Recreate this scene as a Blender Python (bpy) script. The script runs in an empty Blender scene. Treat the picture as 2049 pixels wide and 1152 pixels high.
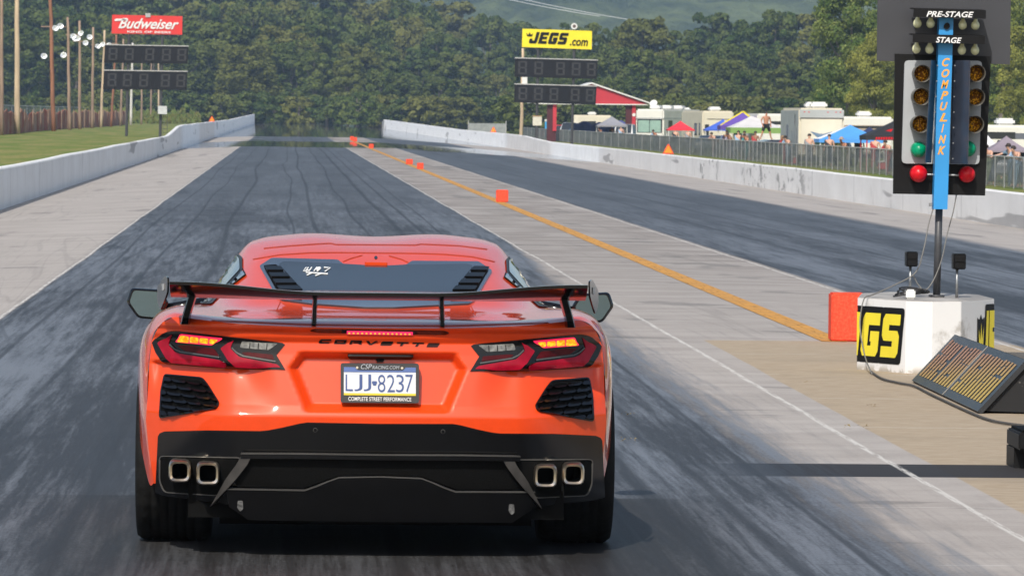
import bpy, bmesh, math, random
from mathutils import Vector, Matrix
from mathutils.geometry import delaunay_2d_cdt
from mathutils.bvhtree import BVHTree
import numpy as np
random.seed(7)
S = bpy.context.scene
R = math.radians
# ---------------------------------------------------------------- camera
F = 10535.0; VPX, VPY = 573.0, 227.0; H = 1.74
_c = Vector(((VPX-1024.5)/F, -(VPY-576)/F, -1)).normalized()
_h = Vector((1, -0.010, 0)); _r = (_h - _h.dot(_c)*_c).normalized(); _u = _r.cross(_c)
CM = Matrix((_r, _c, _u))
CAMP = Vector((0, 0, H))
cam = bpy.data.cameras.new("camera"); co = bpy.data.objects.new("camera", cam)
S.collection.objects.link(co); S.camera = co
co.matrix_world = Matrix.Translation(CAMP) @ CM.to_4x4()
cam.sensor_width = 36; cam.lens = 36*F/2049; cam.clip_start = 0.5; cam.clip_end = 20000
cam.dof.use_dof = True; cam.dof.focus_distance = 21.5; cam.dof.aperture_fstop = 34
# ---------------------------------------------------------------- light
SUN_EL, SUN_AZ = 43.0, 16.0      # azimuth: degrees to the left of straight behind the camera
w = bpy.data.worlds.new("World"); S.world = w; w.use_nodes = True
nt = w.node_tree; sky = nt.nodes.new('ShaderNodeTexSky'); sky.sky_type = 'NISHITA'; sky.sun_disc = False
sky.sun_elevation = R(SUN_EL); sky.sun_rotation = R(180+SUN_AZ); sky.dust_density = 2.5; sky.air_density = 1.2
nt.nodes['Background'].inputs[1].default_value = 0.125
nt.links.new(sky.outputs[0], nt.nodes['Background'].inputs[0])
sd = bpy.data.lights.new("sun", 'SUN'); sd.energy = 3.9; sd.angle = R(0.5); sd.color = (1, .95, .87)
so = bpy.data.objects.new("sun", sd); S.collection.objects.link(so)
sdir = Vector((-math.sin(R(SUN_AZ))*math.cos(R(SUN_EL)), -math.cos(R(SUN_AZ))*math.cos(R(SUN_EL)), math.sin(R(SUN_EL))))
so.rotation_euler = sdir.to_track_quat('Z', 'Y').to_euler()
S.view_settings.view_transform = 'Standard'; S.view_settings.look = 'None'
S.view_settings.exposure = 0.0; S.view_settings.gamma = 1.0
S.render.engine = 'CYCLES'; S.cycles.max_bounces = 6; S.cycles.transparent_max_bounces = 12
S.cycles.volume_bounces = 0
# ---------------------------------------------------------------- projection helpers
def ray(px, py): return CM @ Vector(((px-1024.5)/F, -(py-576)/F, -1))
def at(px, py, Y):
    d = ray(px, py); return CAMP + d*(Y/d.y)
def ZY(px, py, Y): return at(px, py, Y).z
def XY(px, Y): return at(px, 240, Y).x
PROF = [(-400, 1.5), (-60, .3), (-22, -.05), (-5.4, -.145), (-2.36, 0), (4.3, 0), (5.7, -.02), (12, -.36), (16.5, -.68), (27, -.78), (40, -1.0), (90, -1.0), (400, 1.0)]
def gz(x):
    for (a, b), (c, d) in zip(PROF, PROF[1:]):
        if a <= x <= c: return b+(d-b)*(x-a)/(c-a)
    return 0
# ---------------------------------------------------------------- objects
def link(o): S.collection.objects.link(o); return o
def tag(o, label, cat, group=None):
    o['label'] = label; o['category'] = cat
    if group: o['group'] = group
    return o
def empty(name, loc, label, cat, group=None, rz=0):
    o = link(bpy.data.objects.new(name, None)); o.location = loc; o.rotation_euler[2] = rz
    o.empty_display_size = .2
    return tag(o, label, cat, group)
def mesh(name, vs, fs, m, parent=None, smooth=False):
    me = bpy.data.meshes.new(name); me.from_pydata([tuple(v) for v in vs], [], fs); me.update()
    if m: me.materials.append(m)
    if smooth: me.polygons.foreach_set('use_smooth', [True]*len(me.polygons))
    o = link(bpy.data.objects.new(name, me))
    if parent: o.parent = parent
    return o
class MB:
    """collects shapes for one mesh"""
    def __init__(s): s.v = []; s.f = []
    def add(s, vs, fs):
        n = len(s.v); s.v += [tuple(v) for v in vs]; s.f += [tuple(i+n for i in f) for f in fs]; return s
    def box(s, x0, x1, y0, y1, z0, z1, M=None, bev=0):
        if bev:
            bm = bmesh.new(); bmesh.ops.create_cube(bm, size=1)
            for v in bm.verts: v.co = Vector(((x0+x1)/2+v.co.x*(x1-x0), (y0+y1)/2+v.co.y*(y1-y0), (z0+z1)/2+v.co.z*(z1-z0)))
            bmesh.ops.bevel(bm, geom=bm.edges[:], offset=bev, segments=2, affect='EDGES')
            bm.verts.index_update()
            vs = [v.co.copy() for v in bm.verts]; fs = [[v.index for v in f.verts] for f in bm.faces]; bm.free()
        else:
            vs = [Vector(p) for p in [(x0,y0,z0),(x1,y0,z0),(x1,y1,z0),(x0,y1,z0),(x0,y0,z1),(x1,y0,z1),(x1,y1,z1),(x0,y1,z1)]]
            fs = [(3,2,1,0),(4,5,6,7),(0,1,5,4),(1,2,6,5),(2,3,7,6),(3,0,4,7)]
        if M: vs = [M @ v for v in vs]
        return s.add(vs, fs)
    def tube(s, pts, rad, n=8, caps=True):
        pts = [Vector(p) for p in pts]; rs = rad if isinstance(rad, (list, tuple)) else [rad]*len(pts)
        base = len(s.v); ref = None
        for i, p in enumerate(pts):
            t = (pts[min(i+1, len(pts)-1)]-pts[max(i-1, 0)]).normalized()
            if ref is None: ref = Vector((1, 0, 0)) if abs(t.x) < .9 else Vector((0, 1, 0))
            a = t.cross(ref).normalized(); b = t.cross(a); ref = -t.cross(b) if False else ref
            for k in range(n):
                q = 2*math.pi*k/n; s.v.append(tuple(p+(a*math.cos(q)+b*math.sin(q))*rs[i]))
        for i in range(len(pts)-1):
            for k in range(n):
                k2 = (k+1) % n; s.f.append((base+i*n+k, base+i*n+k2, base+(i+1)*n+k2, base+(i+1)*n+k))
        if caps:
            s.f.append(tuple(base+k for k in range(n))[::-1]); s.f.append(tuple(base+(len(pts)-1)*n+k for k in range(n)))
        return s
    def lathe(s, prof, M, n=24):
        """profile of (radius, height) turned about z, then placed with M"""
        base = len(s.v)
        for r, z in prof:
            for k in range(n):
                q = 2*math.pi*k/n; s.v.append(tuple(M @ Vector((r*math.cos(q), r*math.sin(q), z))))
        for i in range(len(prof)-1):
            for k in range(n):
                k2 = (k+1) % n; s.f.append((base+i*n+k, base+i*n+k2, base+(i+1)*n+k2, base+(i+1)*n+k))
        return s
    def prism(s, poly, d0, d1, f):
        """poly 2-D, f(u,v,d) -> 3-D"""
        n = len(poly); base = len(s.v)
        for d in (d0, d1):
            for u, v in poly: s.v.append(tuple(f(u, v, d)))
        s.f.append(tuple(base+i for i in range(n))); s.f.append(tuple(base+n+i for i in range(n))[::-1])
        for i in range(n):
            j = (i+1) % n; s.f.append((base+j, base+i, base+n+i, base+n+j))
        return s
    def build(s, name, m, parent=None, smooth=False): 
        o = mesh(name, s.v, s.f, m, parent, smooth)
        return o
def autosmooth(o, ang=35):
    me = o.data; me.polygons.foreach_set('use_smooth', [True]*len(me.polygons))
    bm = bmesh.new(); bm.from_mesh(me); bmesh.ops.recalc_face_normals(bm, faces=bm.faces[:])
    for e in bm.edges:
        if len(e.link_faces) == 2 and e.calc_face_angle(0) > R(ang): e.smooth = False
    bm.to_mesh(me); bm.free(); return o
def dup(root, loc=None, rz=None, label=None, group=None):
    r = link(root.copy())
    if loc is not None: r.location = loc
    if rz is not None: r.rotation_euler[2] = rz
    if label: r['label'] = label
    if group: r['group'] = group
    for ch in list(root.children):
        c = link(ch.copy()); c.parent = r
        for g in list(ch.children):
            d = link(g.copy()); d.parent = c
    return r
# ---------------------------------------------------------------- materials
def P(name, col, rough=.5, metal=0, coat=0, var=.12, nscale=3, em=None, ems=1, alpha=None, bump=0, spec=None, coord='Object', stretch=None, col2=None):
    m = bpy.data.materials.new(name); m.use_nodes = True; t = m.node_tree; b = t.nodes['Principled BSDF']
    b.inputs['Roughness'].default_value = rough; b.inputs['Metallic'].default_value = metal
    if coat: b.inputs['Coat Weight'].default_value = coat; b.inputs['Coat Roughness'].default_value = .03
    if spec is not None: b.inputs['Specular IOR Level'].default_value = spec
    tc = t.nodes.new('ShaderNodeTexCoord'); n = t.nodes.new('ShaderNodeTexNoise'); n.inputs['Scale'].default_value = nscale
    n.inputs['Detail'].default_value = 5
    mp = t.nodes.new('ShaderNodeMapping'); t.links.new(tc.outputs[coord], mp.inputs[0])
    if stretch: mp.inputs['Scale'].default_value = stretch
    t.links.new(mp.outputs[0], n.inputs['Vector'])
    r = t.nodes.new('ShaderNodeValToRGB'); r.color_ramp.elements[0].position = .3; r.color_ramp.elements[1].position = .7
    c2 = col2 or tuple(min(1, c*(1+var)) for c in col)
    r.color_ramp.elements[0].color = (*[c*(1-var) for c in col], 1); r.color_ramp.elements[1].color = (*c2, 1)
    t.links.new(n.outputs[0], r.inputs[0]); t.links.new(r.outputs[0], b.inputs['Base Color'])
    if em: b.inputs['Emission Color'].default_value = (*em, 1); b.inputs['Emission Strength'].default_value = ems
    if alpha is not None: b.inputs['Alpha'].default_value = alpha
    if bump:
        bp = t.nodes.new('ShaderNodeBump'); bp.inputs['Strength'].default_value = bump; bp.inputs['Distance'].default_value = .02
        t.links.new(n.outputs[0], bp.inputs['Height']); t.links.new(bp.outputs[0], b.inputs['Normal'])
    return m
class G:
    """tiny node-graph helper"""
    def __init__(s, name):
        s.m = bpy.data.materials.new(name); s.m.use_nodes = True; s.t = s.m.node_tree; s.b = s.t.nodes['Principled BSDF']
        s.out = s.t.nodes['Material Output']
    def n(s, typ, **kw):
        x = s.t.nodes.new(typ)
        for k, v in kw.items(): setattr(x, k, v)
        return x
    def put(s, sock, v):
        if isinstance(v, bpy.types.NodeSocket): s.t.links.new(v, sock)
        elif v is not None: sock.default_value = v
    def math(s, op, a, b=None, c=None, clamp=False):
        x = s.n('ShaderNodeMath', operation=op, use_clamp=clamp)
        for i, v in enumerate((a, b, c)):
            if v is not None: s.put(x.inputs[i], v)
        return x.outputs[0]
    def ss(s, v, a, b):
        x = s.n('ShaderNodeMapRange', interpolation_type='SMOOTHSTEP'); s.put(x.inputs['Value'], v)
        s.put(x.inputs['From Min'], a); s.put(x.inputs['From Max'], b); return x.outputs[0]
    def noise(s, x, y, z=0.0, detail=4, rough=.55, scale=1):
        c = s.n('ShaderNodeCombineXYZ'); s.put(c.inputs[0], x); s.put(c.inputs[1], y); s.put(c.inputs[2], z)
        t = s.n('ShaderNodeTexNoise'); t.inputs['Scale'].default_value = scale; t.inputs['Detail'].default_value = detail
        t.inputs['Roughness'].default_value = rough; s.t.links.new(c.outputs[0], t.inputs['Vector']); return t.outputs[0]
    def mix(s, f, a, b):
        x = s.n('ShaderNodeMix', data_type='RGBA'); s.put(x.inputs[0], f)
        for i, v in ((6, a), (7, b)): s.put(x.inputs[i], (*v, 1) if isinstance(v, tuple) else v)
        return x.outputs[2]
    def pos(s, world=True):
        if world: g = s.n('ShaderNodeNewGeometry').outputs['Position']
        else: g = s.n('ShaderNodeTexCoord').outputs['Object']
        x = s.n('ShaderNodeSeparateXYZ'); s.t.links.new(g, x.inputs[0]); return x.outputs[0], x.outputs[1], x.outputs[2]

BLACK = P('black_gloss', (.004, .004, .0045), .12, var=.2, spec=.45)
BLACKS = P('black_satin', (.004, .004, .0045), .35, var=.2, nscale=12, spec=.18)
BLACKM = P('black_matte', (.004, .004, .004), .7, var=.3, spec=.08)
WHITE = P('white_paint', (.72, .72, .70), .45, nscale=2, var=.06)
YELLOW = P('yellow_paint', (.80, .66, .03), .45, var=.06)
BLACKP = P('black_paint', (.006, .006, .0065), .5, var=.2, spec=.2)
STEEL = P('grey_steel', (.30, .31, .32), .42, metal=.7, var=.2)
WOOD = P('weathered_wood', (.30, .21, .15), .85, var=.3, nscale=1.2, stretch=(3, 3, .4))
WOODP = P('pale_wood', (.52, .40, .27), .85, var=.25, nscale=1.2, stretch=(3, 3, .4))
WOODR = P('red_brown_wood', (.27, .12, .065), .85, var=.3, nscale=1.2, stretch=(3, 3, .4))
# ---------------------------------------------------------------- ground
def strip_grid(name, xs, ys, zf, m, parent=None):
    vs = [(x, y, zf(x, y)) for y in ys for x in xs]; n = len(xs)
    fs = [(j*n+i, j*n+i+1, (j+1)*n+i+1, (j+1)*n+i) for j in range(len(ys)-1) for i in range(n-1)]
    return mesh(name, vs, fs, m, parent)
g = G('grass_ground'); X, Y, Z = g.pos()
n1 = g.noise(g.math('MULTIPLY', X, .5), g.math('MULTIPLY', Y, .06), detail=6); n2 = g.noise(g.math('MULTIPLY', X, 5.), g.math('MULTIPLY', Y, .6), detail=5)
c = g.mix(g.ss(n1, .38, .64), (.15, .20, .038), (.28, .25, .085)); c = g.mix(g.math('MULTIPLY', g.ss(n2, .35, .7), .5), c, (.10, .14, .035))
g.put(g.b.inputs['Base Color'], c); g.b.inputs['Roughness'].default_value = .9; g.b.inputs['Specular IOR Level'].default_value = .1
GRASS = g.m
xs = [a for a, b in PROF if a < -5.4 or a > 16.5]
ys = [-30, 0, 60, 200, 500, 900, 1400, 2400, 9000]
gx = [-6000, -400, -60, -22, -5.55]; o = strip_grid('grass_verge', gx, ys, lambda x, y: (gz(x) if x > -401 else 2)-.012, GRASS); o['kind'] = 'structure'
gx = [16.6, 27, 40, 90, 400, 6000]; o = strip_grid('ground', gx, ys, lambda x, y: (gz(x) if x < 401 else 2)-.012, GRASS); o['kind'] = 'structure'
o = strip_grid('field', [-5.6, 16.7], [1050, 9000], lambda x, y: -.6, GRASS); o['kind'] = 'structure'
# --- track surface
g = G('track_surface'); X, Y, Z = g.pos()
iY = g.math('DIVIDE', 3000., g.math('MAXIMUM', Y, 5.))
nl = g.noise(g.math('MULTIPLY', X, 1.3), g.math('MULTIPLY', Y, .05), detail=7, rough=.6)          # long broad streaks
nf = g.noise(g.math('MULTIPLY', X, 12.), g.math('MULTIPLY', Y, .30), 3.0, detail=8, rough=.72)   # fine streaks
nff = g.noise(g.math('MULTIPLY', X, 45.), g.math('MULTIPLY', Y, 2.2), 9.0, detail=5, rough=.7)
npch = g.noise(g.math('MULTIPLY', X, .35), g.math('MULTIPLY', Y, .10), 5.0, detail=3)
ngr = g.noise(g.math('MULTIPLY', X, .8), g.math('MULTIPLY', iY, 1.9), 2.0, detail=5)    # broom marks across
ngr2 = g.noise(g.math('MULTIPLY', X, 6.), g.math('MULTIPLY', Y, 12.), 2.0, detail=5, rough=.7)
nfin = g.noise(g.math('MULTIPLY', X, 60.), g.math('MULTIPLY', Y, 30.), 2.0, detail=4, rough=.7)
nx = g.math('ADD', X, g.math('MULTIPLY', g.math('SUBTRACT', nl, .5), .5))
wob = g.math('MULTIPLY', g.math('SUBTRACT', g.noise(g.math('MULTIPLY', Y, .12), 1.0, detail=5), .5), .10)
Xw = g.math('ADD', X, wob)
# concrete
near = g.ss(Y, 75., 32.)
ngr = g.math('ADD', g.math('MULTIPLY', ngr, g.math('SUBTRACT', 1., near)), g.math('MULTIPLY', near, g.noise(g.math('MULTIPLY', X, .9), g.math('MULTIPLY', Y, 1.6), 12., detail=7, rough=.62)))
thin = g.noise(g.math('MULTIPLY', X, 2.6), g.math('MULTIPLY', Y, .022), 21., detail=3)
thin = g.ss(g.math('ABSOLUTE', g.math('SUBTRACT', thin, .5)), .011, .002)
thin2 = g.noise(g.math('ADD', g.math('MULTIPLY', X, 1.5), g.math('MULTIPLY', Y, .05)), g.math('MULTIPLY', Y, .03), 33., detail=2)
thin2 = g.ss(g.math('ABSOLUTE', g.math('SUBTRACT', thin2, .5)), .012, .003)
thin = g.math('MULTIPLY', g.math('MAXIMUM', thin, thin2), g.ss(g.noise(g.math('MULTIPLY', X, .5), g.math('MULTIPLY', Y, .08), 41., detail=2), .42, .6))
con = g.mix(g.ss(ngr, .35, .68), (.225, .200, .182), (.355, .325, .300))
con = g.mix(g.math('MULTIPLY', g.ss(ngr2, .45, .75), .35), con, (.14, .13, .12))
con = g.mix(g.math('MULTIPLY', g.ss(nfin, .3, .75), .35), con, (.44, .41, .38))
con = g.mix(g.math('MAXIMUM', g.math('MULTIPLY', g.math('MAXIMUM', g.ss(X, -2.3, -2.5), g.ss(X, 11., 12.)), .45), g.math('MULTIPLY', near, .38)), con, (.52, .475, .435))
# dirt rubber film on concrete near the groove
film = g.math('MULTIPLY', g.math('MULTIPLY', g.ss(nf, .48, .75), .34), g.ss(X, 3.6, 2.6))
film = g.math('MULTIPLY', film, g.ss(Y, 90., 30.))
con = g.mix(film, con, (.10, .10, .10))
marks = g.math('MULTIPLY', g.ss(g.noise(g.math('MULTIPLY', X, .9), g.math('MULTIPLY', iY, .55), 8., detail=3), .60, .66), .45)
con = g.mix(marks, con, (.14, .135, .13))
# tan launch pad
tanm = g.math('MULTIPLY', g.ss(Xw, 3.27, 3.29), g.ss(Y, 41.2, 41.0))
tanc = g.mix(g.ss(ngr2, .3, .75), (.35, .275, .19), (.44, .36, .265))
tanc = g.mix(g.math('MULTIPLY', g.ss(g.noise(g.math('MULTIPLY', X, .9), g.math('MULTIPLY', Y, 1.2), 4., detail=4), .5, .7), .4), tanc, (.26, .215, .16))
con = g.mix(tanm, con, tanc)
# rubber
e_r = g.math('ADD', g.ss(Y, 38., 75.), 0.0)
edge = g.math('ADD', 2.62, g.math('MULTIPLY', e_r, .45))
edge = g.math('ADD', edge, g.math('MULTIPLY', g.math('SUBTRACT', nf, .5), g.math('MULTIPLY', g.math('SUBTRACT', 1.05, e_r), .9)))
soft = g.math('ADD', .03, g.math('MULTIPLY', g.math('SUBTRACT', 1., e_r), .22))
rubL = g.math('MULTIPLY', g.ss(Xw, -2.40, -2.34), g.math('SUBTRACT', 1., g.ss(g.math('SUBTRACT', Xw, edge), g.math('MULTIPLY', soft, -1.), soft)))
rubR = g.math('MULTIPLY', g.ss(Xw, 5.70, 5.78), g.math('SUBTRACT', 1., g.ss(nx, 11.5, 12.2)))
rub = g.math('MAXIMUM', rubL, rubR)
con = g.mix(g.math('MULTIPLY', g.math('MULTIPLY', thin, .16), g.math('SUBTRACT', 1., tanm)), con, (.08, .078, .075))
# cast shadow painted as a dark band across by the start line, caster unknown
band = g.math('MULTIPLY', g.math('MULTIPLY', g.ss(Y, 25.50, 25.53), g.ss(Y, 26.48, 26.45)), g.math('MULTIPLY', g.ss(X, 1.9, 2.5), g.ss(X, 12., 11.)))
def line(x0, wdt, amp, ph):
    w_ = g.math('MULTIPLY', g.math('SUBTRACT', g.noise(g.math('MULTIPLY', Y, .02), ph, detail=1), .5), amp)
    d = g.math('ABSOLUTE', g.math('SUBTRACT', g.math('ADD', X, w_), x0))
    return g.ss(d, wdt, wdt*.25)
tr = None
for a in ((2.02, .045, .25, 1.), (1.68, .07, .3, 5.), (2.32, .025, .35, 9.), (-.85, .05, .5, 13.), (-1.5, .03, .5, 17.), (.45, .05, .5, 21.), (.05, .03, .9, 25.), (1.15, .04, .8, 29.), (-2.0, .03, .4, 33.), (8.3, .06, .8, 37.), (9.4, .05, .9, 41.), (7.1, .05, .5, 45.)):
    l = line(*a); tr = l if tr is None else g.math('MAXIMUM', tr, l)
grv = None      # the two broad tyre grooves in each lane
for x0, wd in ((-1.05, .75), (1.45, .55), (7.4, .8), (10.1, .8)):
    l = g.ss(g.math('ABSOLUTE', g.math('SUBTRACT', nx, x0)), wd, wd*.3); grv = l if grv is None else g.math('MAXIMUM', grv, l)
lite = g.math('ADD', g.math('MULTIPLY', nl, .55), g.math('SUBTRACT', g.math('MULTIPLY', nf, .80), .125)); lite = g.math('ADD', lite, g.math('MULTIPLY', nff, .20))
lite = g.math('ADD', lite, g.math('MULTIPLY', g.math('SUBTRACT', npch, .5), .28))
lite = g.math('SUBTRACT', lite, g.math('MULTIPLY', grv, .06)); lite = g.math('ADD', lite, g.math('MULTIPLY', g.math('SUBTRACT', ngr2, .5), .12)); lite = g.math('ADD', lite, g.math('MULTIPLY', g.math('SUBTRACT', nfin, .5), .30))
rubc = g.mix(g.ss(lite, .50, .80), (.018, .018, .020), (.155, .172, .198))
rubc = g.mix(g.math('MULTIPLY', g.ss(ngr, .45, .7), g.ss(Y, 35., 90.)), rubc, (.070, .076, .088))
rubc = g.mix(g.math('MULTIPLY', g.ss(Y, 60., 130.), .62), rubc, (.066, .074, .084))
pad = g.math('MULTIPLY', g.ss(Y, 24.0, 23.9), g.math('MULTIPLY', g.ss(nx, -1.3, -.7), g.ss(nx, 2.1, 1.5)))
padc = g.mix(g.ss(lite, .5, .8), (.012, .0115, .0115), (.045, .044, .043))
rubc = g.mix(g.math('MULTIPLY', pad, .8), rubc, padc)
rubc = g.mix(g.math('MULTIPLY', tr, .65), rubc, (.010, .010, .011)); rubc = g.mix(g.math('MULTIPLY', thin, .35), rubc, (.012, .012, .013))
rubc = g.mix(g.math('MULTIPLY', g.ss(nfin, .60, .74), .22), rubc, (.25, .26, .28)); rubc = g.mix(g.math('MULTIPLY', g.ss(nfin, .42, .30), .5), rubc, (.012, .012, .013))
col = g.mix(g.math('MULTIPLY', rub, .97), con, rubc)
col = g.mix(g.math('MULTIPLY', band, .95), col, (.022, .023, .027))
# joints across
jf = g.math('ABSOLUTE', g.math('SUBTRACT', g.math('FRACT', g.math('DIVIDE', g.math('SUBTRACT', Y, 18.95), 3.05)), .5))
jm = g.math('MULTIPLY', g.ss(jf, .0055, .002), g.ss(Y, 90., 60.))
jm = g.math('MULTIPLY', jm, g.ss(g.noise(g.math('MULTIPLY', X, 2.), Y, 7., detail=5), .42, .6))
col = g.mix(g.math('MULTIPLY', jm, .6), col, g.mix(rub, (.62, .60, .57), (.03, .03, .03)))
# ragged white edge lines
wl = None
wr = g.noise(g.math('MULTIPLY', X, 40.), g.math('MULTIPLY', Y, 2.), 11., detail=5, rough=.7)
for x0 in (-2.39, 3.08, 5.66):
    l = g.ss(g.math('ABSOLUTE', g.math('SUBTRACT', Xw, x0)), .024, .010); wl = l if wl is None else g.math('MAXIMUM', wl, l)
wl = g.math('MULTIPLY', wl, g.ss(wr, .40, .54))
col = g.mix(g.math('MULTIPLY', wl, .8), col, (.62, .60, .56))
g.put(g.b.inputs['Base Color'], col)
g.put(g.b.inputs['Specular IOR Level'], g.math('ADD', .12, g.math('MULTIPLY', rub, g.math('SUBTRACT', .16, g.math('MULTIPLY', pad, .14)))))
rgh = g.math('SUBTRACT', .74, g.math('MULTIPLY', rub, g.math('ADD', .18, g.math('MULTIPLY', g.math('SUBTRACT', .6, nf), .25))))
g.put(g.b.inputs['Roughness'], rgh)
bp = g.n('ShaderNodeBump'); bp.inputs['Strength'].default_value = .25; bp.inputs['Distance'].default_value = .004
g.put(bp.inputs['Height'], nfin); g.put(g.b.inputs['Normal'], bp.outputs[0])
# shimmering hot-air mirror over the far track
gl = g.n('ShaderNodeBsdfGlossy'); gl.inputs['Roughness'].default_value = .02; gl.inputs['Color'].default_value = (.86, .88, .9, 1)
mn = g.noise(g.math('MULTIPLY', X, .22), g.math('MULTIPLY', iY, 2.2), 1., detail=4)
b1 = g.math('MULTIPLY', g.ss(Y, 268., 282.), g.ss(Y, 335., 318.)); b2 = g.ss(Y, 385., 410.)
bb = g.math('MAXIMUM', b1, b2)
mi = g.math('ADD', g.math('MULTIPLY', bb, .75), g.math('MULTIPLY', g.math('SUBTRACT', mn, .5), 1.6))
mi = g.math('MULTIPLY', g.ss(mi, .18, .42), g.ss(Y, 215., 262.))
ms = g.n('ShaderNodeMixShader'); g.put(ms.inputs[0], g.math('MULTIPLY', mi, .93)); g.put(ms.inputs[1], g.b.outputs[0]); g.put(ms.inputs[2], gl.outputs[0])
g.put(g.out.inputs['Surface'], ms.outputs[0])
TRACK = g.m
txs = [-5.6, -5.4, -2.36, 4.3, 5.7, 8, 12, 14, 16.5, 16.7]
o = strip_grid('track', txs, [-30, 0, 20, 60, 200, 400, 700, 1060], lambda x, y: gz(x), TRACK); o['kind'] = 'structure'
g = G('orange_line_paint'); X, Y, Z = g.pos()
nn = g.noise(g.math('MULTIPLY', X, 30.), g.math('MULTIPLY', Y, 1.5), detail=6, rough=.7); n3 = g.noise(g.math('MULTIPLY', X, 2.), g.math('MULTIPLY', Y, 3.), detail=4)
c = g.mix(g.ss(n3, .35, .7), (.62, .29, .035), (.48, .24, .05)); g.put(g.b.inputs['Base Color'], c); g.b.inputs['Roughness'].default_value = .65
g.put(g.b.inputs['Alpha'], g.ss(nn, .30, .46))
lw = strip_grid('centre_line', [4.20, 4.40], [41.0, 60, 120, 250, 352], lambda x, y: gz(x)+.004, g.m); lw['kind'] = 'structure'
# ---------------------------------------------------------------- walls
g = G('white_wall_concrete'); X, Y, Z = g.pos()
a = g.noise(g.math('MULTIPLY', Y, .35), g.math('MULTIPLY', Z, .8), detail=6, rough=.6); b_ = g.noise(g.math('MULTIPLY', Y, 1.2), g.math('MULTIPLY', Z, .5), 4., detail=6, rough=.7)
c = g.mix(g.ss(a, .35, .7), (.80, .79, .775), (.88, .875, .865)); c = g.mix(g.math('MULTIPLY', g.ss(b_, .55, .74), .5), c, (.36, .34, .32))
d_ = g.noise(g.math('MULTIPLY', Y, .055), g.math('MULTIPLY', Z, .9), 8., detail=3)
c = g.mix(g.math('MULTIPLY', g.ss(d_, .63, .66), .6), c, (.20, .19, .19))
sc_ = g.noise(g.math('MULTIPLY', Y, .55), g.math('MULTIPLY', Z, 1.3), 15., detail=5, rough=.7); zn_ = g.math('MAXIMUM', g.math('MULTIPLY', g.ss(Y, 163., 170.), g.ss(Y, 194., 188.)), g.math('MULTIPLY', g.ss(Y, 199., 203.), g.ss(Y, 214., 209.)))
c = g.mix(g.math('MULTIPLY', g.math('MULTIPLY', g.ss(sc_, .52, .60), zn_), g.math('MULTIPLY', g.ss(X, 5., 6.), .7)), c, (.16, .155, .155))
jf = g.math('ABSOLUTE', g.math('SUBTRACT', g.math('FRACT', g.math('DIVIDE', Y, 12.2)), .5)); c = g.mix(g.math('MULTIPLY', g.ss(jf, .006, .002), .45), c, (.2, .2, .2))
g.put(g.b.inputs['Base Color'], c); g.b.inputs['Roughness'].default_value = .75; WALLM = g.m
def barrier(x0, t, hfun, ys, side, label):
    vs = []; fs = []; prof = lambda h: [(0, -.1), (0, h-.03), (side*.03, h), (side*(t-.03), h), (side*t, h-.03), (side*t, -.1)]
    for y in ys:
        for dx, dz in prof(hfun(y)): vs.append((x0+dx, y, gz(x0)+dz))
    for j in range(len(ys)-1):
        for i in range(5): fs.append((j*6+i, j*6+i+1, (j+1)*6+i+1, (j+1)*6+i))
    fs += [tuple(range(6)), tuple(6*(len(ys)-1)+i for i in range(6))[::-1]]
    o = mesh('concrete_barrier', vs, fs, WALLM); tag(o, label, 'wall'); autosmooth(o, 20)
ysw = [30, 60]+[60+12.2*i for i in range(1, 77)]
rr = random.Random(3); jit = {y: rr.uniform(-.02, .02) for y in ysw}
def hl(y): return .80+jit[y]*.6+(.0 if y < 245 else .42*min(1, (y-245)/25))+(.5*max(0, y-500)/400)
def hr(y): return .80+jit[y]*.5+(0 if y < 330 else .25*min(1, (y-330)/40))+(.5*max(0, y-500)/400)
barrier(-5.4, .2, hl, ysw, -1, 'long white concrete barrier along the left edge of the track, its inner face in shade')
barrier(16.5, .2, hr, ysw, 1, 'long white concrete barrier with scuffs along the right lane, in front of the spectator fence')
# ---------------------------------------------------------------- hills
g = G('wooded_hill'); X, Y, Z = g.pos()
a = g.noise(g.math('MULTIPLY', X, .02), g.math('MULTIPLY', Y, .008), g.math('MULTIPLY', Z, .03), detail=8, rough=.7)
b_ = g.n('ShaderNodeTexVoronoi'); b_.inputs['Scale'].default_value = .06; g.t.links.new(g.n('ShaderNodeNewGeometry').outputs['Position'], b_.inputs['Vector'])
c = g.mix(g.ss(a, .35, .68), (.015, .032, .012), (.13, .16, .06)); c = g.mix(g.math('MULTIPLY', g.ss(b_.outputs['Distance'], .0, 12.), .4), c, (.02, .035, .014))
g.put(g.b.inputs['Base Color'], c); g.b.inputs['Roughness'].default_value = .95; g.b.inputs['Specular IOR Level'].default_value = .05
bp = g.n('ShaderNodeBump'); bp.inputs['Strength'].default_value = 1.; bp.inputs['Distance'].default_value = 8.
g.put(bp.inputs['Height'], g.noise(g.math('MULTIPLY', X, .09), g.math('MULTIPLY', Y, .04), g.math('MULTIPLY', Z, .12), detail=5)); g.put(g.b.inputs['Normal'], bp.outputs[0])
HILL = g.m
from mathutils import noise as mnoise
def hill(name, y0, y1, x0, x1, hf, nx_=220, ny_=40):
    vs = []
    for j in range(ny_+1):
        t = j/ny_; y = y0+(y1-y0)*t
        for i in range(nx_+1):
            x = x0+(x1-x0)*i/nx_
            p = Vector((x*.02, y*.012, 0)); b = mnoise.noise(p*.35)*12 + (mnoise.noise(p*3)+.5*mnoise.noise(p*7))*6
            vs.append((x, y, -2+hf(x)*math.sin(min(1, t*1.4)*math.pi/2)+b*min(1, t*4)))
    n = nx_+1
    fs = [(j*n+i, j*n+i+1, (j+1)*n+i+1, (j+1)*n+i) for j in range(ny_) for i in range(nx_)]
    o = mesh(name, vs, fs, HILL, smooth=True); o['kind'] = 'structure'; return o
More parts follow.
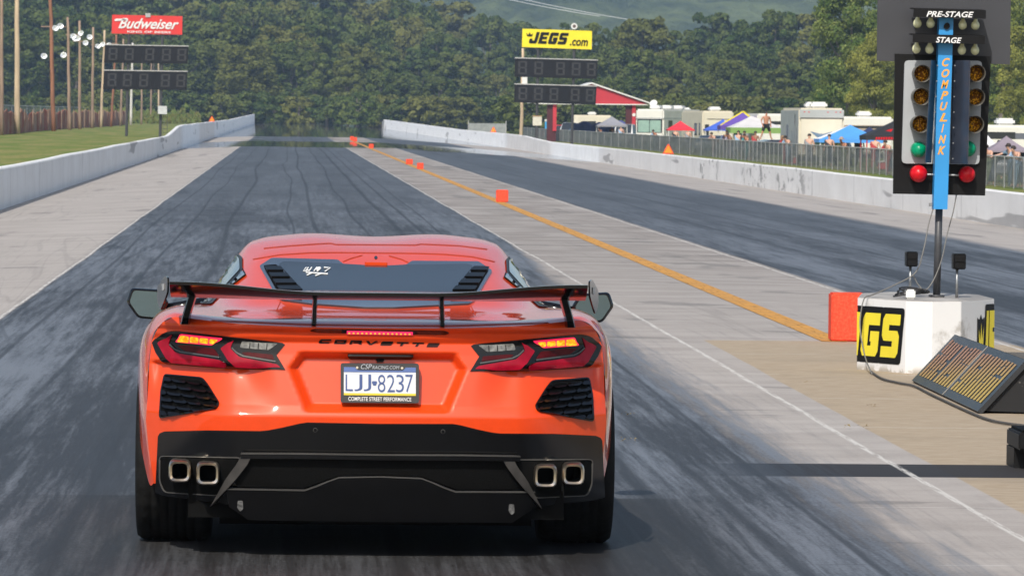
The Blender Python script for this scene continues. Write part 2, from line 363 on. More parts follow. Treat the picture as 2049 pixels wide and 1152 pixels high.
hill('hills', 2100, 3400, -1600, 2600, lambda x: 88+20*math.sin(x*.006), 520)
hill('hillside', 3600, 5200, -2600, 4200, lambda x: 190+30*math.sin(x*.004+1), 400, 30)
# ================================================================= CAR
CX, CYW, CRZ = .366, 20.55, R(-.4)
car = empty('sports_car', (CX, CYW, 0), 'low orange sports car with black rear wing and lit brake lights in the left lane', 'sports car', rz=CRZ)
CI = Matrix.Rotation(-CRZ, 3, 'Z'); CORG = CI @ (CAMP-Vector((CX, CYW, 0)))
def cray(px, py): return CI @ ray(px, py)
def planeproj(y, slope=0.0, z0=0.0):
    def f(px, py):
        d = cray(px, py); p = CORG.copy(); t = (y-p.y)/d.y
        for _ in range(4):
            z = p.z+d.z*t; t = (y+slope*(z-z0)-p.y)/d.y
        return p+d*t, Vector((0, -1, 0))
    return f
def sst(a, b, x):
    t = max(0., min(1., (x-a)/(b-a))) if a != b else 0.; return t*t*(3-2*t)
def interp(tab, x):
    if x <= tab[0][0]: return tab[0][1]
    for (a, b), (c, d) in zip(tab, tab[1:]):
        if x <= c:
            t = (x-a)/(c-a); return b+(d-b)*t
    return tab[-1][1]
ZP = [(.10, .10), (.17, .07), (.30, .035), (.45, .012), (.53, .0), (.56, -.004), (.60, .012), (.74, .045), (.80, .06), (.845, .066), (.865, .052), (.885, .046), (.90, .030), (.915, .028), (.93, .05), (1.0, .12)]
def sdpoly(poly, x, z):
    """inside distance of a convex polygon (anticlockwise)"""
    d = 9
    for (a, b), (c, e) in zip(poly, poly[1:]+poly[:1]):
        l = math.hypot(c-a, e-b); d = min(d, ((c-a)*(z-b)-(e-b)*(x-a))/l)
    return d
RECESS = [(-.280, .573), (.280, .573), (.352, .745), (.304, .812), (-.304, .812), (-.352, .745)]
def fd(x, z):
    ax = abs(x)
    y = .10*ax*ax + 1.0*max(0., ax-.55)**1.6*1.25
    y += interp(ZP, z)
    s = sdpoly(RECESS, x, z)
    y += .050*sst(0, .034, s)
    # scooped corners under the lamps
    a = sst(.36, .50, ax-.25*(z-.6))*(1-sst(.735, .752, z-.02*(ax-.4)))*sst(.555, .74, z)*(1-sst(.86, .90, ax))
    y += .040*a
    return y
def fproj(px, py):
    d = cray(px, py); t = (0.-CORG.y)/d.y
    for _ in range(14):
        p = CORG+d*t; t += .8*((fd(p.x, p.z)-CORG.y)/d.y-t)
    p = CORG+d*t; e = .006
    n = Vector(((fd(p.x+e, p.z)-fd(p.x-e, p.z))/(2*e), -1, (fd(p.x, p.z+e)-fd(p.x, p.z-e))/(2*e))).normalized()
    return p, n
def densify(poly, step):
    out = []
    for a, b in zip(poly, poly[1:]+poly[:1]):
        n = max(1, int(math.hypot(b[0]-a[0], b[1]-a[1])/step))
        for i in range(n): out.append((a[0]+(b[0]-a[0])*i/n, a[1]+(b[1]-a[1])*i/n))
    return out
def rnd(poly, r):
    out = []; n = len(poly)
    for i in range(n):
        p = Vector(poly[i]); a = Vector(poly[i-1]); b = Vector(poly[(i+1) % n])
        ra = min(r, (a-p).length*.45); rb = min(r, (b-p).length*.45)
        q0 = p+(a-p).normalized()*ra; q1 = p+(b-p).normalized()*rb
        for k in range(4):
            t = k/3; out.append(tuple((1-t)**2*q0+2*t*(1-t)*p+t*t*q1))
    return out
def inside(poly, x, y):
    c = False
    for (a, b), (d, e) in zip(poly, poly[1:]+poly[:1]):
        if (b > y) != (e > y) and x < (d-a)*(y-b)/(e-b)+a: c = not c
    return c
def clip(sub, cl):
    """Sutherland-Hodgman, clip polygon cl convex clockwise or anticlockwise"""
    area = sum(a[0]*b[1]-b[0]*a[1] for a, b in zip(cl, cl[1:]+cl[:1])); s = 1 if area > 0 else -1
    out = sub
    for a, b in zip(cl, cl[1:]+cl[:1]):
        inp = out; out = []
        side = lambda p: s*((b[0]-a[0])*(p[1]-a[1])-(b[1]-a[1])*(p[0]-a[0]))
        for p, q in zip(inp, inp[1:]+inp[:1]):
            sp, sq = side(p), side(q)
            if sp >= 0: out.append(p)
            if sp*sq < 0:
                t = sp/(sp-sq); out.append((p[0]+(q[0]-p[0])*t, p[1]+(q[1]-p[1])*t))
        if not out: return []
    return out
def decal(name, poly, proj, off, m, parent, mirror=0, step=7, thick=.004, mb=None, sym=False, smooth=True, offn=True):
    """a curved panel: outline in photo coordinates laid on the body surface, standing off metres proud"""
    if sym:   # half outline (left, centre-last) completed by its mirror image in 3-D
        pass
    bd = densify(poly, step); n = len(bd)
    xs_ = [p[0] for p in bd]; ys_ = [p[1] for p in bd]; inn = []
    gx_ = min(xs_)+step*.6
    while gx_ < max(xs_):
        gy = min(ys_)+step*.6
        while gy < max(ys_):
            if inside(bd, gx_, gy) and min(math.hypot(gx_-a, gy-b) for a, b in bd) > step*.45: inn.append((gx_, gy))
            gy += step
        gx_ += step
    pts = [Vector(p) for p in bd+inn]
    v2, e2, f2, ov_, oe, of_ = delaunay_2d_cdt(pts, [], [list(range(n))], 1, 1e-4)
    P3 = []
    for p in v2:
        q, nn_ = proj(p.x, p.y); P3.append((q, nn_))
    M = mb or MB(); front = [q+nn_*off for q, nn_ in P3]
    if mirror == 2:
        front = [Vector((-q.x, q.y, q.z)) for q in front]; P3 = [(Vector((-q.x, q.y, q.z)), Vector((-a.x, a.y, a.z))) for q, a in P3]
    tris = [list(f) for f in f2]
    # orientation: outward along n
    if tris:
        a, b, c_ = tris[0][:3]; nn_ = (front[b]-front[a]).cross(front[c_]-front[a])
        if nn_.dot(P3[a][1]) < 0: tris = [t[::-1] for t in tris]
    M.add(front, tris)
    # rim
    cnt = {}
    for t_ in tris:
        for i in range(len(t_)):
            a, b = t_[i], t_[(i+1) % len(t_)]; cnt[(a, b)] = 1
    rim = [(a, b) for (a, b) in cnt if (b, a) not in cnt]
    base = len(M.v); ids = sorted({i for e in rim for i in e}); mp_ = {i: k for k, i in enumerate(ids)}
    f0 = base-len(front)
    M.v += [tuple(front[i]) for i in ids]; M.v += [tuple(front[i]-P3[i][1]*thick) for i in ids]; k_ = len(ids)
    for a, b in rim: M.f.append((base+mp_[b], base+mp_[a], base+k_+mp_[a], base+k_+mp_[b]))
    if mb is None: return M.build(name, m, parent, smooth)
def strip2(pts, wd):
    """polyline to a thin outline polygon"""
    L = []; Rr = []; pts = [Vector(p) for p in pts]
    for i, p in enumerate(pts):
        t_ = (pts[min(i+1, len(pts)-1)]-pts[max(i-1, 0)]).normalized(); nn_ = Vector((-t_.y, t_.x))*wd/2
        L.append(tuple(p+nn_)); Rr.append(tuple(p-nn_))
    return L+Rr[::-1]
def ringdecal(name, pts, wd, proj, off, m, parent, **k):
    M = MB(); n = len(pts); h = n//2
    for seg in (pts[:h+1], pts[h:]+pts[:1]): decal('', strip2(seg, wd), proj, off, None, None, mb=M, **k)
    return M.build(name, m, parent, True)
def pair(name, poly, proj, off, m, parents, **k):
    """the left one as traced and its mirror image on the right"""
    a = decal(name, poly, proj, off, m, parents[0], **k); k['mirror'] = 2
    b = decal(name, poly, proj, off, m, parents[1], **k); return a, b

PAINT = P('orange_car_paint', (.77, .060, .005), .5, coat=1, var=.03, nscale=30, spec=.2)
GLASSD = P('dark_car_glass', (.02, .024, .026), .05, coat=.25, var=.1)
SIDEG = P('side_window_glass', (.05, .06, .06), .05, coat=1, var=.1)
CHROME = P('heat_stained_steel', (.78, .68, .56), .30, metal=1, var=.3, nscale=25)
TYRE = P('tyre_rubber', (.009, .009, .009), .75, var=.25, nscale=20, bump=.4, spec=.2)
REDL = P('red_lens', (.30, .003, .018), .15, spec=.25, var=.35, nscale=14, em=(.5, .0, .04), ems=.04)
REDD = P('dark_red_lens', (.07, .003, .005), .2, spec=.2, var=.3, nscale=30)
LITR = P('lit_brake_edge', (.8, .02, .05), .3, em=(1, .02, .10), ems=1.0)
g = G('lit_amber'); X, Y, Z = g.pos(False)
cell = g.noise(g.math('MULTIPLY', X, 60.), g.math('MULTIPLY', Z, 60.), detail=4)
g.put(g.b.inputs['Emission Color'], g.mix(g.ss(cell, .4, .62), (1., .22, .0), (1., .62, .02))); g.b.inputs['Emission Strength'].default_value = 1.15
g.b.inputs['Base Color'].default_value = (.6, .2, .01, 1); LITA = g.m
GREYL = P('grey_lamp_optic', (.16, .16, .15), .2, coat=.6, var=.6, nscale=60)
GREYT = P('grey_lamp_trim', (.07, .068, .065), .25, coat=.4, var=.2)
FRAMEB = P('hatch_frame_gloss', (.03, .032, .04), .22, coat=1, var=.1)
CARBON = P('dark_mesh', (.004, .004, .004), .5, var=.8, nscale=300, spec=.1)
GREYE = P('sunlit_black_edge', (.045, .042, .04), .35, coat=.4, var=.3, nscale=20)  # black plastic with the sunlight put into its colour, for the diffuser fins

# ---- rear fascia
zs = list(np.concatenate([np.linspace(.27, .56, 34), np.linspace(.567, .84, 60), np.linspace(.845, .905, 16)]))
XM = [(.27, .880), (.40, .902), (.52, .914), (.60, .909), (.75, .903), (.83, .896), (.89, .868), (.905, .852), (.935, .805)]
def top_z(u):   # lip height across the half width
    return interp([(0, .905), (.30, .906), (.45, .912), (.6, .920), (.72, .930), (.805, .934), (.86, .905), (.9, .88)], u)
NX = 150; vs = []; fs = []
rows = []
for z in zs:
    xm = interp(XM, z); rows.append([(xm*(2*i/NX-1), z) for i in range(NX+1)])
# upper rows bend up to follow the lip
last = rows[-1]
for k in range(1, 4):
    rows.append([(x, z+(max(z, top_z(abs(x)))-z)*k/3) for x, z in last])
FE = []   # right hand outer edge, for the side shell
for r_ in rows:
    for x, z in r_: vs.append((x, fd(x, z), z))
n_ = NX+1
fs = [(j*n_+i, j*n_+i+1, (j+1)*n_+i+1, (j+1)*n_+i) for j in range(len(rows)-1) for i in range(NX)]
fascia = mesh('rear_bumper', vs, fs, PAINT, car, True); autosmooth(fascia, 50)
# ---- body shell
def edge0(x, z): return (x, fd(x, z), z)
NET = [
 [edge0(0, .905), edge0(.22, .9055), edge0(.40, .910), edge0(.52, .9155), edge0(.62, .9213), edge0(.70, .9283), edge0(.765, .9325), edge0(.812, .931), edge0(.856, .903), edge0(.896, .83), edge0(.909, .60), edge0(.880, .27)],
 [(0,.16,.928),(.22,.16,.928),(.40,.17,.929),(.52,.18,.930),(.62,.21,.934),(.70,.25,.941),(.765,.30,.946),(.82,.36,.944),(.875,.42,.905),(.918,.44,.81),(.930,.44,.60),(.903,.40,.27)],
 [(0,.45,.940),(.22,.45,.940),(.40,.45,.936),(.50,.45,.934),(.60,.47,.938),(.69,.50,.946),(.765,.53,.953),(.83,.56,.950),(.892,.60,.91),(.940,.62,.80),(.950,.62,.62),(.945,.60,.42)],
 [(0,.74,.962),(.22,.74,.962),(.40,.74,.957),(.48,.74,.951),(.58,.76,.946),(.68,.78,.949),(.76,.80,.955),(.83,.82,.951),(.90,.85,.91),(.955,.88,.80),(.967,.9,.62),(.962,.9,.50)],
 [(0,1.0,1.012),(.25,1.0,1.012),(.42,1.0,1.006),(.50,1.0,.992),(.58,1.0,.965),(.68,1.0,.950),(.76,1.0,.952),(.83,1.0,.947),(.90,1.0,.905),(.955,1.0,.80),(.967,1.0,.62),(.962,1.0,.50)],
 [(0,1.4,1.092),(.25,1.4,1.093),(.42,1.4,1.087),(.51,1.4,1.068),(.59,1.4,1.015),(.69,1.4,.95),(.765,1.4,.938),(.83,1.4,.925),(.89,1.4,.885),(.94,1.4,.78),(.95,1.4,.6),(.94,1.4,.3)],
 [(0,1.75,1.165),(.25,1.75,1.168),(.41,1.75,1.160),(.50,1.75,1.140),(.585,1.75,1.08),(.705,1.75,.945),(.77,1.75,.92),(.83,1.75,.905),(.88,1.75,.87),(.92,1.75,.77),(.93,1.75,.6),(.92,1.75,.22)],
 [(0,2.15,1.203),(.24,2.15,1.215),(.38,2.15,1.207),(.50,2.15,1.190),(.575,2.15,1.14),(.725,2.15,.925),(.79,2.15,.90),(.84,2.15,.88),(.88,2.15,.85),(.915,2.15,.75),(.925,2.15,.55),(.91,2.15,.2)],
 [(0,2.5,1.198),(.24,2.5,1.208),(.38,2.5,1.200),(.49,2.5,1.180),(.565,2.5,1.13),(.725,2.5,.92),(.79,2.5,.89),(.84,2.5,.87),(.88,2.5,.84),(.915,2.5,.73),(.92,2.5,.53),(.905,2.5,.2)],
 [(0,2.95,1.09),(.24,2.95,1.09),(.40,2.95,1.08),(.50,2.95,1.06),(.58,2.95,1.02),(.72,2.95,.91),(.79,2.95,.885),(.84,2.95,.87),(.88,2.95,.83),(.915,2.95,.72),(.92,2.95,.53),(.905,2.95,.2)],
 [(0,3.5,.86),(.24,3.5,.86),(.40,3.5,.855),(.50,3.5,.85),(.60,3.5,.85),(.68,3.5,.86),(.76,3.5,.875),(.82,3.5,.87),(.88,3.5,.83),(.93,3.5,.72),(.94,3.5,.58),(.93,3.5,.5)],
 [(0,4.1,.76),(.24,4.1,.76),(.40,4.1,.765),(.50,4.1,.77),(.60,4.1,.775),(.68,4.1,.78),(.75,4.1,.785),(.80,4.1,.775),(.85,4.1,.72),(.90,4.1,.62),(.91,4.1,.45),(.89,4.1,.2)],
 [(0,4.62,.58),(.24,4.61,.58),(.38,4.59,.58),(.47,4.57,.58),(.55,4.54,.58),(.61,4.51,.58),(.66,4.48,.57),(.70,4.45,.56),(.74,4.42,.50),(.77,4.40,.40),(.78,4.40,.30),(.77,4.40,.15)]]
def catmull(p0, p1, p2, p3, t):
    return .5*((2*p1)+(p2-p0)*t+(2*p0-5*p1+4*p2-p3)*t*t+(3*p1-p0-3*p2+p3)*t**3)
NV = [[Vector(p) for p in r_] for r_ in NET]
def net_row(j):
    pass
def netpt(v, u):
    """v: station, u: column, both fractional; mild tension keeps the creases"""
    nr, nc = len(NV), len(NV[0])
    def col(j, u):
        i = min(int(u), nc-2); t_ = u-i; r_ = NV[j]
        p0 = r_[i-1] if i > 0 else Vector((-r_[1].x, r_[1].y, r_[1].z))
        p3 = r_[i+2] if i+2 < nc else 2*r_[i+1]-r_[i]
        return catmull(p0, r_[i], r_[i+1], p3, t_)
    j = min(int(v), nr-2); t_ = v-j
    a = col(j, u); b = col(j+1, u); p0 = col(j-1, u) if j > 0 else 2*a-b; p3 = col(j+2, u) if j+2 < nr else 2*b-a
    # catmull with y spacing taken into account loosely
    return catmull(p0, a, b, p3, t_)
def patch(v0, v1, nv, u0, u1, nu, off=0, both=True, name='x', m=None, side=1, parent=None, flat=False):
    M = MB()
    for s_ in ((1, -1) if both else (side,)):
        pts = [[netpt(v0+(v1-v0)*j/nv, u0+(u1-u0)*i/nu) for i in range(nu+1)] for j in range(nv+1)]
        vv = []
        for j in range(nv+1):
            for i in range(nu+1):
                p = pts[j][i]
                if off:
                    a = pts[min(j+1, nv)][i]-pts[max(j-1, 0)][i]; b = pts[j][min(i+1, nu)]-pts[j][max(i-1, 0)]
                    nn_ = b.cross(a).normalized()
                    if nn_.dot(Vector((p.x, 0, p.z-.5))) < 0: nn_ = -nn_
                    p = p+nn_*off
                vv.append(Vector((s_*p.x, p.y, p.z)))
        k = nu+1; ff = [(j*k+i, j*k+i+1, (j+1)*k+i+1, (j+1)*k+i) for j in range(nv) for i in range(nu)]
        if s_ < 0: ff = [f[::-1] for f in ff]
        M.add(vv, ff)
    return M
Mb = patch(0, len(NV)-1, 12*8, 0, 11, 11*6)
# nose cap
body = Mb.build('body', PAINT, car, True)
bm = bmesh.new(); bm.from_mesh(body.data); bmesh.ops.remove_doubles(bm, verts=bm.verts[:], dist=.0005)
bmesh.ops.recalc_face_normals(bm, faces=bm.faces[:])
BV = BVHTree.FromBMesh(bm)
for e in bm.edges:
    if len(e.link_faces) == 2 and e.calc_face_angle(0) > R(40): e.smooth = False
bm.to_mesh(body.data); bm.free()
def bproj(px, py):
    d = cray(px, py).normalized(); h, nn_, i_, dist = BV.ray_cast(CORG, d)
    if h is None:
        h, nn_, i_, dist = BV.find_nearest(CORG+d*22.)
    if nn_.dot(d) > 0: nn_ = -nn_
    return h, nn_
# windscreen and side glass
ws = patch(8.15, 9.75, 10, 0, 3.9, 12, off=.004).build('windscreen', GLASSD, car, True)
for s_ in (1, -1):
    patch(6.35, 9.3, 16, 4.1, 4.9, 8, off=.002, both=False, side=s_).build('window_trim', BLACKS, car, True)
    patch(6.5, 9.2, 16, 4.16, 4.84, 8, off=.0045, both=False, side=s_).build('side_window', SIDEG, car, True)
for s_ in (0, 1):
    qt = decal('quarter_trim', rnd([(478, 509), (486, 516), (486, 542), (452, 580), (424, 609), (400, 609), (421, 566), (446, 538)], 3), bproj, .006, BLACKS, car, step=6, mirror=2*s_, thick=.002)
    decal('quarter_window', rnd([(475, 513), (481, 519), (482, 541), (449, 577), (421, 607), (408, 606), (426, 569), (450, 540)], 3), bproj, .009, SIDEG, qt, step=6, mirror=2*s_, thick=.002)
for s_ in (1, -1): patch(10.2, 11.9, 10, 5.6, 6.9, 5, off=.003, both=False, side=s_).build('headlight', GLASSD, car, True)
# underbody
MB().box(-.74, .74, .16, 4.3, .15, .50).box(-.60, .60, .14, .18, .17, .30).box(-.62, .62, .35, 3.2, .11, .15).build('underbody', BLACKM, car)
# wheels
for sx, yy, tw, rr_ in ((-1, .93, .305, .342), (1, .93, .305, .342), (-1, 3.66, .245, .325), (1, 3.66, .245, .325)):
    xo = .966 if yy < 2 else .955
    prof = [(.24, -tw/2+.01), (.30, -tw/2), (rr_-.018, -tw/2+.004), (rr_-.004, -tw/2+.022)]
    for k in range(1, 8): prof += [(rr_, -tw/2+.03+(tw-.06)*(k-.5)/7-.012), (rr_, -tw/2+.03+(tw-.06)*(k-.5)/7+.012)] + ([(rr_-.006, -tw/2+.03+(tw-.06)*k/7)] if k < 7 else [])
    prof += [(rr_-.004, tw/2-.022), (rr_-.018, tw/2-.004), (.30, tw/2), (.24, tw/2-.01)]
    Mx = Matrix.Translation((sx*(xo-tw/2), yy, rr_)) @ Matrix.Rotation(R(90), 4, 'Y')
    wh = MB().lathe([(.001, -.05), (.22, -.05), (.245, -tw/2+.02), (.245, tw/2-.02), (.22, sx*.03), (.001, sx*.05)], Mx, 32).build('wheel', BLACKS, car, True)
    MB().lathe(prof, Mx, 48).build('tyre', TYRE, wh, True)
# ---- lamps
BEZ = [(306, 685.4), (312, 678), (319, 672.5), (326, 667), (335, 663.4), (345, 661.7), (355, 661.7), (556, 684), (565, 685.5), (570, 689), (553, 709.5), (571, 739.6), (446, 734), (334, 726), (323.4, 720), (313, 704.4)]
tl = pair('tail_light', BEZ, fproj, .006, BLACK, (car, car), step=6, thick=.012)
pair('red_lens', rnd([(347, 667), (318, 686), (335, 717.6), (345, 722.5), (452, 731.5), (455, 728), (440, 720.5), (362, 708), (353, 704), (340, 689.5), (344, 676)], 3), fproj, .010, REDL, tl, step=5)
pair('red_lens', rnd([(469, 678), (443, 697), (459, 724), (471, 730.5), (562, 736), (555, 729.5), (479, 714.7), (462.5, 697)], 3), fproj, .010, REDL, tl, step=5)
pair('dark_lens', rnd([(357, 691), (372, 702.5), (441, 713.5), (431, 698), (380, 691)], 3), fproj, .009, REDD, tl, step=6)
pair('dark_lens', rnd([(484, 705.5), (489, 711), (549, 720.5), (546, 710), (495, 704.5)], 2), fproj, .009, REDD, tl, step=6)
pair('lens_trim', strip2([(343.5, 689), (353, 698), (366, 704.5), (441, 715.5)], 2.6), fproj, .0125, GREYT, tl, step=5)
pair('lens_trim', strip2([(465.5, 695.6), (475, 706.5), (487, 713), (552, 724)], 2.6), fproj, .0125, GREYT, tl, step=5)
bl = pair('brake_lamp', rnd([(363, 667), (447, 675), (426, 691), (354, 684.5)], 3), fproj, .010, LITR, tl, step=6)
for k in range(4):
    x0 = 363+19.2*k; e0 = -6 if k == 0 else 0
    q = [(x0+1.5, 669.2+k*1.9), (x0+17.5, 671.0+k*1.9), (x0+(17.5 if k < 3 else 9), 686.2+k*1.1), (x0+1.5+e0, 684.2+k*1.1)]
    pair('lit_cell', rnd(q, 2.5), fproj, .0130, LITA, bl, step=6)
rv = pair('reversing_lamp', rnd([(484.5, 681), (556, 687.5), (538, 700.5), (480.5, 695.6)], 3), fproj, .010, GREYL, tl, step=6)
for k in range(1, 4):
    x0 = 484+17*k; pair('lamp_divider', strip2([(x0, 683+k*1.5), (x0-1, 696+k*1.2)], 1.6), fproj, .0125, BLACKS, rv, step=6)
# side marker sliver round the corner
# ---- third brake light and letters
h3 = decal('high_brake_light', rnd([(620, 661), (630, 657.5), (890, 662), (899, 665.5), (890, 669), (640, 664.5)], 2), fproj, .004, BLACK, car, step=6)
l3 = decal('lit_strip', [(694, 660.2), (826, 662.4), (826, 668.6), (694, 666.6)], fproj, .007, P('lit_strip', (.5, .02, .05), .4, em=(1, .03, .16), ems=.9), h3, step=6)
Mq = MB()
for k in range(15):
    x0 = 699+8.6*k; y0 = 663.8+.14*k*1.1; decal('', [(x0+2.2*math.cos(q*math.pi/3), y0+1.7*math.sin(q*math.pi/3)) for q in range(6)], fproj, .009, None, None, step=9, mb=Mq)
Mq.build('led_row', P('lit_led', (.6, .2, .02), .4, em=(1, .45, .04), ems=1.2), l3)
def textmesh(s, bold=0, shear=0, spacing=1):
    cu = bpy.data.curves.new('t', 'FONT'); cu.body = s; cu.offset = bold; cu.shear = shear; cu.space_character = spacing; cu.resolution_u = 4
    o = bpy.data.objects.new('t', cu); me = bpy.data.meshes.new_from_object(o)
    vs = [Vector((v.co.x, v.co.y)) for v in me.vertices]; fs = [tuple(p.vertices) for p in me.polygons]
    bpy.data.objects.remove(o); bpy.data.curves.remove(cu); bpy.data.meshes.remove(me)
    x0 = min(v.x for v in vs); x1 = max(v.x for v in vs); y0 = min(v.y for v in vs); y1 = max(v.y for v in vs)
    return [((v.x-x0)/(x1-x0), (v.y-y0)/(y1-y0)) for v in vs], fs
def text_on(name, s, fn, m, parent, bold=0, shear=0, spacing=1, depth=None, flip=False):
    """fn(u,v) -> 3-D for u,v in 0..1 (v up)"""
    vv, ff = textmesh(s, bold, shear, spacing)
    return mesh(name, [fn(u, v) for u, v in vv], [f[::-1] for f in ff] if flip else ff, m, parent)
def text_quad(name, s, quad, proj, off, m, parent, bold=0, shear=0, spacing=1):
    """quad TL TR BR BL in photo pixels"""
    def fn(u, v):
        a = Vector(quad[3]).lerp(Vector(quad[2]), u); b = Vector(quad[0]).lerp(Vector(quad[1]), u); q = a.lerp(b, v)
        p, nn_ = proj(q.x, q.y); return p+nn_*off
    return text_on(name, s, fn, m, parent, bold, shear, spacing)
LET = {'C': [[(1, 1), (.12, 1), (0, .75), (0, .2), (.1, 0), (.92, 0), (.92, .28), (.25, .28), (.25, .72), (1, .72)]],
 'O': [[(0, 0), (1, 0), (1, .3), (.0, .3)], [(0, .7), (1, .7), (1, 1), (0, 1)], [(0, .302), (.2, .302), (.2, .698), (0, .698)], [(.8, .302), (1, .302), (1, .698), (.8, .698)]],
 'R': [[(0, .0), (.2, .0), (.2, .7), (.8, .7), (.8, .5), (.35, .5), (.35, .3), (.7, .3), (.9, 0), (1.1, 0), (.95, .35), (1, .5), (1, .85), (.9, 1), (0, 1)]],
 'V': [[(0, 1), (.25, 1), (.5, .3), (.8, 1), (1, 1), (.6, 0), (.4, 0)]],
 'E': [[(0, 0), (.95, 0), (.95, .27), (0, .27)], [(0, .37), (1, .37), (1, .64), (0, .64)], [(0, .74), (1, .74), (1, 1), (.1, 1)]],
 'T': [[(0, 1), (1, 1), (1, .72), (.62, .72), (.55, 0), (.35, 0), (.42, .72), (0, .72)]]}
Mq = MB()
for k, ch in enumerate("CORVETTE"):
    x0 = 637+k*30.9; yb = 677.5+1.15*k*.95; wd = 23
    for pl in LET[ch]:
        decal('', [(x0+u*wd+v*3.2, yb+8.6-v*8.2+u*.25) for u, v in pl], fproj, .004, None, None, step=6, mb=Mq, thick=.003)
Mq.build('badge_lettering', BLACKP, car)
# ---- licence plate
PLP = planeproj(.036, .10, .7)
fr = decal('plate_frame', rnd([(681.5, 726.5), (838.5, 727.5), (838.5, 806.5), (681.5, 805)], 5), PLP, .0, P('plate_frame_black', (.035, .035, .038), .45, var=.1), car, step=12, thick=.03)
pl = decal('licence_plate', [(688, 734), (832, 735), (832, 791.5), (688, 790)], PLP, .002, P('plate_white', (.70, .71, .74), .35, var=.04), car, step=14, thick=.001)
BLUE = P('plate_blue', (.06, .10, .26), .45)
decal('blue_band', [(688, 734), (832, 735), (832, 744.6), (688, 743.8)], PLP, .0035, P('plate_band_blue', (.10, .16, .38), .4), pl, step=14, thick=.001)
decal('yellow_band', [(688, 785.5), (832, 787), (832, 791.5), (688, 790)], PLP, .0035, P('plate_band_yellow', (.72, .55, .05), .4), pl, step=14, thick=.001)
decal('plate_frame_lip', rnd([(710, 733.5), (812, 734.5), (806, 740.5), (716, 739.8)], 2), PLP, .005, P('plate_frame_lip', (.035, .035, .038), .45), fr, step=14, thick=.003)
for k, (a, b) in enumerate((((691.5, 0), (706, 0)), ((709, 0), (725, 0)), ((727.5, 0), (742.5, 0)))):
    text_quad('plate_characters', "LJJ"[k], [(a[0], 748.5), (b[0], 748.7), (b[0], 781.5), (a[0], 781.2)], PLP, .0045, BLUE, pl, bold=-.01)
for k, (a, b) in enumerate(((756, 771), (774.5, 790), (792.5, 808), (811, 826))):
    text_quad('plate_characters', "8237"[k], [(a, 749), (b, 749.2), (b, 784), (a, 783.7)], PLP, .0045, BLUE, pl, bold=-.01)
decal('keystone', [(745, 762), (753.5, 762), (754.5, 765), (752, 770.5), (747, 770.5), (744, 765)], PLP, .0045, BLUE, pl, step=8, thick=.001)
SILV = P('silver_lettering', (.42, .44, .48), .4); WLET = P('white_lettering', (.75, .75, .75), .4)
text_quad('frame_lettering', "CSP", [(722, 727.8), (744, 728), (744, 738), (722, 737.8)], PLP, .0075, SILV, fr, shear=.3)
text_quad('frame_lettering', "RACING.COM", [(745, 731), (799, 731.4), (799, 738), (745, 737.8)], PLP, .0075, SILV, fr, shear=.2)
text_quad('frame_lettering', "COMPLETE STREET PERFORMANCE", [(697, 793.2), (823, 794.8), (823, 802.6), (697, 801.3)], PLP, .003, WLET, fr, bold=.01)
for bx, by in ((714.5, 735), (804.5, 736)):
    decal('screw', [(bx+2.6*math.cos(q*math.pi/4), by+2.6*math.sin(q*math.pi/4)) for q in range(8)], PLP, .008, CHROME, fr, step=8, thick=.003)
cm = decal('reversing_camera', rnd([(752, 713), (769, 713.3), (767, 725), (754, 725)], 2), fproj, .012, BLACKS, car, step=6, thick=.012)
decal('camera_shelf', rnd([(695, 708), (828, 709.5), (822, 715), (700, 714)], 2), fproj, .010, BLACKS, car, step=7, thick=.01)
# ---- side vents
VENT = rnd([(332, 749.5), (406, 756.5), (416, 769), (439, 806), (434, 817), (322, 834.5), (325, 782)], 5)
VENTC = [(332, 749.5), (406, 756.5), (439, 806), (434, 817), (322, 834.5), (324, 782)]
vt = pair('side_vent', VENT, fproj, .004, BLACKM, (car, car), step=7, thick=.004)
for s_ in (0, 1): ringdecal('vent_rim', VENT, 3.0, fproj, .008, BLACK, vt[s_], step=6, thick=.006, mirror=2*s_)
for side_ in (0, 1):
    Ms = MB()
    for r_ in range(6):
        y0 = 752+r_*13.6
        for c_ in range(-2, 6):
            xa = 318+c_*29+r_*9.5+ (2 if r_ % 2 else 0)
            q = [(xa+2, y0+1+.12*(xa-320)), (xa+23, y0+1+.12*(xa-297)), (xa+28, y0+5.5+.12*(xa-292)), (xa+24, y0+8.5+.12*(xa-296)), (xa+5, y0+8.5+.12*(xa-315)), (xa-1, y0+5+.12*(xa-320))]
            q = clip(q, VENTC)
            if len(q) >= 3 and abs(sum(a[0]*b[1]-b[0]*a[1] for a, b in zip(q, q[1:]+q[:1]))) > 30:
                decal('', q, lambda px, py, y0=y0: (lambda pn: (pn[0]+Vector((0, -1, 0))*(.018)*(min(1, max(0, (py-y0-.12*(px-320))/9))), pn[1]))(fproj(px, py)), .008, None, None, step=9, mb=Ms, mirror=2*side_, thick=.012)
    Ms.build('vent_slats', BLACK, vt[side_])
